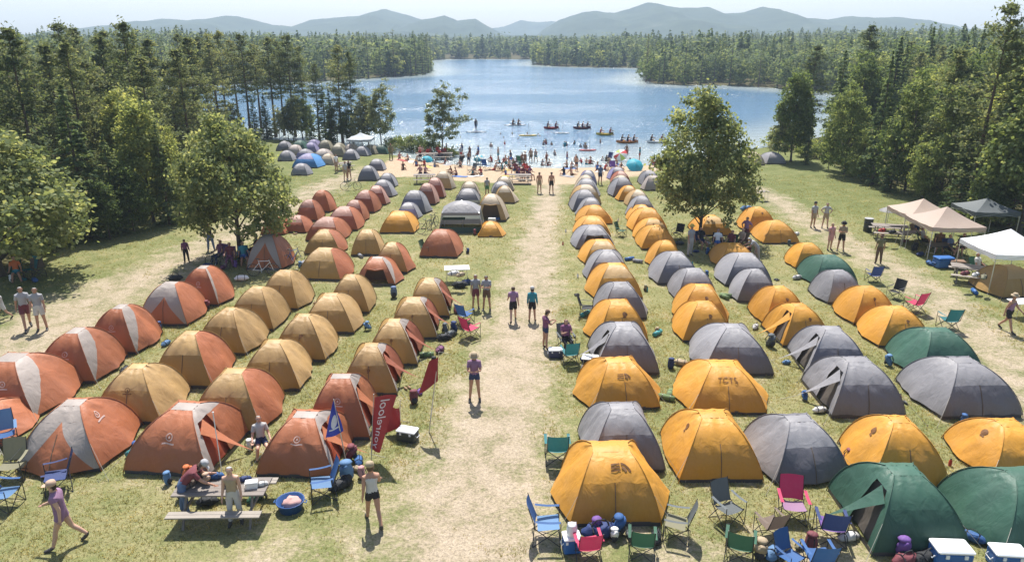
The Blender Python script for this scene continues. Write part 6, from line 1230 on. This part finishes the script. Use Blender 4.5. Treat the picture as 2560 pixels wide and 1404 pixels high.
for (x0, yb), (tr, shl) in list(TENTS.items()):
    if yb < 560: continue
    n = LITTER.choice([1, 2, 2, 3]) if yb > 700 else LITTER.choice([0, 1, 1, 2])
    kinds = LITTER.sample(['shoes', 'bottle', 'mat', 'bag', 'bag', 'bag'], n)
    for j, kd in enumerate(dict.fromkeys(kinds)):
        sd = LITTER.choice(['F', 'R', 'L']); t_ = LITTER.uniform(-.6, .6); o_ = LITTER.uniform(.22, .45)
        lx, ly = {'F': (t_ * shl.a, -shl.b - o_ - shl.flare.get('F', 0) * .6), 'R': (shl.a + o_ + shl.flare.get('R', 0) * .8, -abs(t_) * shl.b), 'L': (-shl.a - o_ - shl.flare.get('L', 0) * .8, -abs(t_) * shl.b)}[sd]
        lb = tr['label'].split(', '); lb = ' '.join(lb[:1] + [q for q in lb[1:]]).replace(' from the front', '').replace('with ', '').replace(' dome', '')
        small_item(kd, tr.location.x + lx, tr.location.y + ly, ' '.join((NAMES[kd] + ' by the ' + lb).split()[:16]), LITTER.uniform(-PI, PI))
for i, (px, py, c, nm) in enumerate([(1740, 632, 'navy', 'oval tree trunk'), (1768, 636, 'blue', 'oval tree trunk'), (1805, 640, 'black', 'oval tree shade'), (1838, 638, 'lblue', 'oval tree shade'), (1770, 612, 'white', 'oval tree shade'), (1872, 632, 'maroon', 'oval tree shade'), (2322, 662, 'blue', 'tan canopy pole'), (2340, 668, 'navy', 'tan canopy pole'), (2362, 660, 'black', 'tan canopy'), (2380, 655, 'black', 'tan canopy'), (2300, 640, 'navy', 'far tan canopy'), (2285, 628, 'black', 'far tan canopy'), (2262, 606, 'maroon', 'far tan canopy'), (2405, 660, 'olive', 'white canopy'), (2425, 672, 'grey', 'white canopy'), (2452, 682, 'black', 'white canopy'), (2470, 690, 'navy', 'white canopy'),
                                   (590, 668, 'purple', 'shade tree circle'), (560, 672, 'plum', 'shade tree circle'), (625, 655, 'blue', 'shade tree trunk'), (600, 650, 'teal', 'shade tree trunk'), (650, 665, 'black', 'shade tree circle'), (520, 668, 'navy', 'shade tree circle'), (580, 645, 'black', 'shade tree trunk'), (60, 702, 'teal', 'big leafy tree'), (30, 705, 'white', 'big leafy tree'), (88, 705, 'blue', 'big leafy tree'),
                                   (1490, 1338, 'purple', 'big golden tent front'), (1575, 1345, 'grey', 'big golden tent front'), (1535, 1352, 'white', 'big golden tent front'), (1640, 1352, 'black', 'big golden tent corner'), (2025, 1376, 'maroon', 'gear circle'), (2000, 1368, 'olive', 'gear circle'), (2100, 1330, 'plum', 'open green tent door'), (2120, 1350, 'lgrey', 'open green tent door'), (880, 1150, 'maroon', 'flag pole'), (895, 1178, 'khaki', 'red banner foot'), (905, 1195, 'pink', 'red banner foot'), (955, 1075, 'maroon', 'banner back'), (1035, 1010, 'maroon', 'red flag'), (1050, 985, 'purple', 'red flag'), (1085, 915, 'black', 'tan tent door'), (1100, 880, 'plum', 'tan tent door'), (1135, 832, 'navy', 'blue camp chair'), (640, 1110, 'lgrey', 'seated grey haired person'), (625, 1125, 'white', 'seated grey haired person')]):
    bag(ground(px, py), f'{c} {"pack" if i % 2 else "duffel"} on the ground by the {nm}', c, i * 1.3, .55 + .12 * (i % 4), 'backpack' if i % 2 else 'duffel_bag', .3 * (i % 3))
# flags and banner
def pole_px(px, pyb, pyt, r=.018): g = ground(px, pyb); return g, height_at(g.y, pyt)
def px_at(px, Y, z):
    return (px - 1280) / FPX * (Y * _cp + (CAM_H - z) * _sp)
M_RED = fabric('deep red banner cloth', (0.20, 0.018, 0.022), .2, .6, .2); M_NAVY = fabric('blue flag cloth', (0.025, 0.04, 0.25), .2, .6, .3); M_WHT = plain('white print', (.62, .60, .62), .7)
def cloth_quad(P00, P10, P11, P01, wave=.05, seed=0):
    return lambda u, v: (P00.lerp(P10, u)).lerp(P01.lerp(P11, u), v) + Vector((0, wave * math.sin(u * 5 + v * 4 + seed), 0))
def banner(name, label, cat, base_px, corners, pole_top, mat_, wave=.05, mark=None, seed=0):
    g = ground(*base_px); Y = g.y; r = thing(name, label, cat, (g.x, g.y, gz(g.x, g.y)))
    def W(px, py): z = height_at(Y, py); return Vector((px_at(px, Y, z), Y, z)) - Vector(r.location)
    q = [W(*c) for c in corners]; f = cloth_quad(*q, wave=wave, seed=seed)
    MB().grid(f, 8, 14).build('cloth', mat_, r, True)
    t = W(*pole_top); MB().tube([(0, 0.02, -.05), tuple(t * .5 + Vector((0, .02, 0))), tuple(t + Vector((0, .02, 0)))], [.022, .018, .012], 6).build('pole', M_ALU, r)
    if mark:
        for nm, (V, F), fu in mark:
            b = MB(); b.add([f(*fu(x, y)) + Vector((0, -.012, 0)) for x, y in V], F); b.build(nm, M_WHT, r)
    return r
letters = text_mesh('yonrelool')
tw = max(abs(x) for x, y in letters[0])
banner('feather_banner', 'deep red feather banner with white mirrored lettering by the path', 'banner', (928, 1150), [(925, 1122), (950, 1130), (992, 986), (938, 990)], (934, 985), M_RED, .05,
       [('lettering', letters, lambda x, y: (.48 + y * .62, .50 + x / tw * .44))], 1)
banner('flag', 'blue flag with a white emblem leaning by the open orange tent', 'flag', (868, 1170), [(813, 1096), (858, 1078), (838, 1008), (833, 1002)], (834, 998), M_NAVY, .06, [('emblem', join2d((ring2d(0, .5, 16), (0, 0), 1), (rect2d(-.7, -.62, .7, -.5, 6), (0, 0), 1)), lambda x, y: (.5 + x * .45, .42 + y * .38))], 2)
banner('flag', 'dark red flag hanging beside the white-gusset tents', 'flag', (1072, 1082), [(1046, 985), (1094, 955), (1096, 890), (1072, 905)], (1097, 880), M_RED, .07, None, 3)
banner('flag', 'small pink and red pennant behind the banner', 'flag', (1000, 1085), [(962, 1080), (1004, 1070), (998, 1020), (975, 1015)], (1000, 1000), M_RED, .05, None, 4)
g, h_ = pole_px(557, 1196, 1032); r = thing('flag_pole', 'thin white pole standing by the red tent door', 'pole', g); MB().tube([(0, 0, 0), (0, 0, h_)], .014, 6).build('pole', M_WHITEP, r); MB().lathe([(.001, h_), (.03, h_ + .03), (.001, h_ + .06)], 8).build('finial', M_WHITEP, r)

# ------------------------------------------------------------------ the beach and the water
def Z2(x, y): return 850 + x / 2.926, y / 2.926
TOPS = ['red', 'pink', 'blue', 'navy', 'black', 'white', 'maroon', 'olive', 'tan', 'teal', 'plum', 'grey']
def beach_person(zx, zy, pose, label, group, dz=0.0, seed=0):
    R = random.Random(seed); px, py = Z2(zx, zy); g = ground(px, py, -.15); wom = R.random() < .5
    top = None if (not wom and R.random() < .7) else ('tank' if R.random() < .6 else 'tee', R.choice(TOPS)); bot = ('brief' if wom else 'shorts', R.choice(['navy', 'black', 'red', 'blue', 'maroon', 'teal', 'brown']))
    z = max(gz(g.x, g.y), WATER_Z - 1.6) if dz == 0 else WATER_Z + dz
    return person(g, pose, label.format(top=(top[1] if top else 'bare-chested')), R.uniform(-PI, PI), R.uniform(.76, .93), top, bot, R.choice([0, 0, 1, 1, 2]), R.choice(['dark', 'brown', 'brown', 'blond']), ('hat', 'khaki') if R.random() < .15 else None, wom and R.random() < .6, group, z, False), top
stand = [(893, 1112), (948, 1140), (1012, 1140), (1157, 1160), (1250, 1200), (1332, 1200), (1395, 1185), (1432, 1185), (1660, 1200), (1730, 1255), (1722, 1230), (2095, 1125), (2190, 1175), (885, 1160), (1005, 1190), (942, 1205), (1215, 1250), (1510, 1205), (780, 1120), (1352, 1215)]
for i, (x, y) in enumerate(stand):
    o, top = beach_person(x, y, ['f_stand', 'f_walk', 'f_hips'][i % 3], 'beach visitor standing at the edge of the water', 'people standing at the waterline', 0, 100 + i)
    o['label'] = (f'person in a {top[1]} top standing on the beach at the water' if top else 'bare-chested person standing on the beach at the water')
wade = [(1490, 1058), (1510, 1052), (1548, 1057), (1645, 1068), (1715, 1052), (1797, 1082), (1570, 1132), (1105, 1072), (1205, 1052), (1905, 1042), (1760, 1072), (1500, 1046), (1790, 1070), (1655, 1062), (2100, 1118)]
for i, (x, y) in enumerate(wade): beach_person(x, y, 'f_stand', 'bather standing waist-deep in the lake off the beach', 'bathers standing in the lake', -.95, 200 + i)
swim = [(1303, 1012), (1463, 992), (1370, 977), (1260, 977), (1175, 977), (1140, 982), (1607, 977), (1198, 1002), (1680, 1057), (1245, 905), (1450, 985), (1358, 1068), (865, 1080)]
for i, (x, y) in enumerate(swim): beach_person(x, y, 'f_stand', 'swimmer with only head and shoulders above the lake', 'swimmers in the lake', -1.33, 300 + i)
sits = [(435, 1168), (460, 1252), (500, 1175), (560, 1222), (620, 1222), (690, 1228), (765, 1195), (820, 1282), (855, 1295), (880, 1228), (1112, 1178), (1170, 1192), (1200, 1182), (1270, 1192), (1315, 1190), (1128, 1252), (970, 1292), (1035, 1292), (1215, 1295), (1520, 1205), (1640, 1292), (1695, 1292), (1660, 1222), (1690, 1225), (1770, 1192), (1825, 1195), (1840, 1190), (1910, 1172), (1960, 1190), (1980, 1205), (1880, 1252), (1935, 1252), (2010, 1255), (2290, 1205), (2300, 1215), (2050, 1245), (2130, 1190), (1240, 1182), (1290, 1180), (1245, 1240), (910, 1150), (1475, 1205), (1265, 1200), (1800, 1198), (1945, 1175), (2030, 1200), (1190, 1245)]
M_TOWELS = [plain('beach towel ' + c, tuple(x * .7 + .03 for x in CC[c]), .9) for c in ('red', 'blue', 'white', 'teal', 'yellow', 'plum', 'grey')]
TOWN = ['red', 'blue', 'white', 'teal', 'yellow', 'plum', 'grey']
for i, (x, y) in enumerate(sits):
    o, top = beach_person(x, y, 'f_sit' if i % 3 else 'f_sit2', 'x', 'people sitting on the sand', 0, 400 + i)
    o['label'] = f'person in a {top[1]} top sitting on the sand' if top else 'bare-chested person sitting on the sand'
    if i % 2 == 0:
        px, py = Z2(x + 22, y + 6); g = ground(px, py, -.1); r = thing('beach_towel', f'{TOWN[i % 7]} beach towel spread on the sand', 'towel', (g.x, g.y, gz(g.x, g.y) + .012), random.uniform(0, 3), 'towels on the sand')
        MB().grid(lambda u, v: Vector((lerp(-.7, .7, u), lerp(-.33, .33, v), .02 + .02 * math.sin(u * 9 + v * 5 + i))), 8, 4).build('cloth', M_TOWELS[i % 7], r, True)
for i, (x, y) in enumerate([(585, 1135), (610, 1140), (645, 1150), (590, 1160), (665, 1145), (715, 1130), (745, 1145), (765, 1140), (725, 1155), (1295, 1305), (1310, 1320), (1340, 1320), (1365, 1300), (1385, 1318), (1350, 1285), (1282, 1285), (590, 1310), (625, 1310)]):
    px, py = Z2(x, y); g = ground(px, py, -.05); R = random.Random(700 + i); c = R.choice(['red', 'pink', 'red', 'plum', 'maroon', 'tan'])
    where = 'the picnic tables by the slender tree' if i < 9 else ('the crowded picnic table at the path end' if i < 16 else 'the grey picnic table')
    person(g, 'f_seat', f'person in a {c} shirt seated at {where}', R.uniform(-PI, PI), 1.0, ('tee', c), ('shorts', 'navy'), R.choice([0, 1]), R.choice(['dark', 'brown', 'blond']), None, False, 'people seated at picnic tables', gz(g.x, g.y))
for i, (x, y) in enumerate([(1070, 1245), (1010, 1195), (1160, 1250), (965, 1285), (870, 1220), (1960, 1170), (1320, 1190), (2000, 1260)]):
    px, py = Z2(x, y); cc_ = ['blue', 'teal', 'brown', 'grey', 'black', 'navy', 'green', 'purple'][i]; chair(ground(px, py, -.08), cc_, f'{cc_} camp chair standing on the beach sand', random.uniform(-PI, PI), 1.05, 'chairs on the beach')
def umbrella(px, py, label, cols, rad, h, tilt=(0, 0)):
    g = ground(px, py, -.1); r = thing('beach_umbrella', label, 'umbrella', (g.x, g.y, gz(g.x, g.y))); M = Matrix.Translation((0, 0, h)) @ Matrix.Rotation(tilt[0], 4, 'X') @ Matrix.Rotation(tilt[1], 4, 'Y')
    for k in range(8):
        a0, a1 = k * PI / 4, (k + 1) * PI / 4
        MB().grid(lambda u, v: M @ Vector((math.cos(lerp(a0, a1, u)) * rad * v * (1 - .06 * math.sin(PI * u) * v), math.sin(lerp(a0, a1, u)) * rad * v * (1 - .06 * math.sin(PI * u) * v), -.42 * rad * v * v)), 3, 5).build('canopy_panel', cols[k % len(cols)], r, True)
    MB().tube([(0, 0, -.1), tuple(M @ Vector((0, 0, .08)))], .018, 6).build('pole', M_ALU, r); return r
F_TQ = fabric('turquoise canopy', (0.04, 0.38, 0.50), .35); F_RED = fabric('red canopy', (0.60, 0.06, 0.06), .3); F_WH = fabric('white canopy', (0.75, 0.75, 0.68), .3); F_LIME = fabric('lime canopy', (0.45, 0.55, 0.12), .3); F_GR = fabric('grey canopy', (0.25, 0.245, 0.24), .3)
umbrella(1588, 428, 'turquoise beach umbrella tilted low over the sand', [F_TQ], .85, .75, (.7, .1)); umbrella(1549, 400, 'red, white and lime striped beach umbrella', [F_RED, F_WH, F_LIME, F_WH], .75, .9, (.8, -.3)); umbrella(1070, 414, 'small turquoise umbrella over people on the sand', [F_TQ], .55, .8, (.5, .2)); umbrella(1195, 408, 'pale turquoise umbrella in the middle of the beach', [F_TQ, F_WH], .5, .8, (.6, -.2)); umbrella(2214, 578, 'flat grey umbrella beside the trash barrel', [F_GR], .62, 1.5)
def boat(zx, zy, label, mat_, n, L=3.4, rz=0.0, kind='canoe', group=None):
    px, py = Z2(zx, zy); g = ground(px, py, WATER_Z); r = thing(kind, label, kind, (g.x, g.y, WATER_Z), rz, group)
    b = MB()
    def hull(u, v):
        x = lerp(-L / 2, L / 2, u); w = .40 * max(.02, 1 - abs(2 * u - 1) ** 2.4); a = lerp(-PI / 2, PI / 2, v); sheer = .12 * abs(2 * u - 1) ** 2
        return Vector((x, math.sin(a) * w, .26 + sheer - math.cos(a) ** .7 * .30 if abs(math.cos(a)) > 1e-6 else .26 + sheer))
    b.grid(hull, 16, 8).build('hull', mat_, r, True)
    MB().grid(lambda u, v: Vector((lerp(-L * .46, L * .46, u), lerp(-1, 1, v) * .36 * max(.02, 1 - abs(2 * u - 1) ** 2.4), .20 + .08 * abs(2 * u - 1) ** 2)), 12, 2).build('deck', mat_, r, True)
    for k in range(n):
        x = lerp(-L * .27, L * .27, k / max(1, n - 1)) if n > 1 else 0; MB().box((x, 0, .23), (.28, .5, .04)).build('seat', M_DARKP, r)
        p = Matrix.Rotation(rz, 4, 'Z') @ Vector((x, 0, 0)); R = random.Random(int(zx) + k); c = R.choice(['navy', 'maroon', 'black', 'brown', 'red'])
        person((g.x + p.x, g.y + p.y), 'f_sit', f'person in {c}, {ORD[k]} seat, {" ".join(label.split()[:6])}', rz + PI / 2, .95, ('tank', c), ('shorts', 'navy'), R.choice([1, 2]), 'dark', None, False, 'people in boats', WATER_Z + .24, False)
    q = MB(); q.tube([(-.5, -.75, .45), (.4, .75, .75)], .016, 5); q.build('paddle_shaft', M_ALU, r); q2 = MB(); q2.rbox((-.52, -.78, .44), (.12, .32, .03), .01); q2.build('paddle_blade', M_YELP, r); return r
boat(1545, 944, 'red kayak out past the swimmers', M_REDP, 2, 2.1, .1, 'kayak'); boat(1770, 944, 'dark red canoe with three paddlers', plain('maroon hull', (.16, .03, .04), .4), 3, 2.5, .05); boat(1937, 990, 'yellow canoe with two paddlers', M_YELP, 2, 2.3, -.05); boat(2100, 1047, 'orange canoe close to the tall leafy tree', plain('orange hull', (.5, .17, .04), .4), 3, 2.7, .02); boat(2310, 1046, 'white kayak half hidden by the oval tree', M_WHITEP, 2, 2.4, .1, 'kayak')
def board(zx, zy, label, mat_, n, L=3.2, rz=0.0, pose='f_stand'):
    px, py = Z2(zx, zy); g = ground(px, py, WATER_Z); r = thing('paddle_board', label, 'paddle board', (g.x, g.y, WATER_Z + .02), rz); b = MB()
    pts = [(lerp(-L / 2, L / 2, i / 14), .38 * max(.03, 1 - abs(2 * i / 14 - 1) ** 2.6)) for i in range(15)]; ol = pts + [(x, -w) for x, w in reversed(pts)]
    n_ = len(ol); b.add([(x, w, .0) for x, w in ol] + [(x, w, .10) for x, w in ol], [tuple(range(n_, 2 * n_)), tuple(reversed(range(n_)))] + [(i, (i + 1) % n_, n_ + (i + 1) % n_, n_ + i) for i in range(n_)]); b.build('deck', mat_, r)
    MB().box((0, 0, .108), (L * .45, .42, .012)).build('grip_pad', M_DARKP, r)
    for k in range(n):
        dx = (k - (n - 1) / 2) * .8; person((g.x + dx, g.y), pose, f'person on the {label}' if n == 1 else f'{ORD[k]} person on the {label}', rz + .4, 1.0, ('tank', 'black'), ('shorts', 'navy'), 2, 'dark', None, False, None, WATER_Z + .13, False)
    if pose == 'f_stand': MB().tube([(.15, -.35, .15), (.05, -.2, 1.6)], .016, 5).build('paddle_shaft', M_ALU, r)
board(995, 968, 'white paddle board ridden standing', M_WHITEP, 1, 2.8, .05); board(1283, 918, 'pale paddle board farther out with sitting riders', M_WHITEP, 2, 3.2, .1, 'f_sit'); board(1375, 994, 'yellow board floating among the swimmers', M_YELP, 0, 2.4, .1); board(1812, 1102, 'red board close to the shore', M_REDP, 0, 2.0, .1); board(1620, 976, 'white board floating beyond the waders', M_WHITEP, 0, 2.2, .0)

# ------------------------------------------------------------------ air
hb = MB(); hb.box((0, 1400, 51), (5400, 3600, 122)); hz = hb.build('haze', (lambda m: m)(bpy.data.materials.new('thin summer haze')))
hm = hz.data.materials[0]; hm.use_nodes = True; N = hm.node_tree.nodes; N.remove(N['Principled BSDF']); pv = N.new('ShaderNodeVolumePrincipled')
pv.inputs['Density'].default_value = HAZE if 'HAZE' in globals() else 0.00034; pv.inputs['Color'].default_value = (0.68, 0.82, 1.0, 1); pv.inputs['Anisotropy'].default_value = 0.0
for nm in ('Density Attribute', 'Color Attribute', 'Temperature Attribute'):
    if nm in pv.inputs: pv.inputs[nm].default_value = ''
hm.node_tree.links.new(pv.outputs[0], N['Material Output'].inputs['Volume']); tagp(hz, kind='stuff'); hm.cycles.homogeneous_volume = True
print('objects', len(bpy.data.objects))
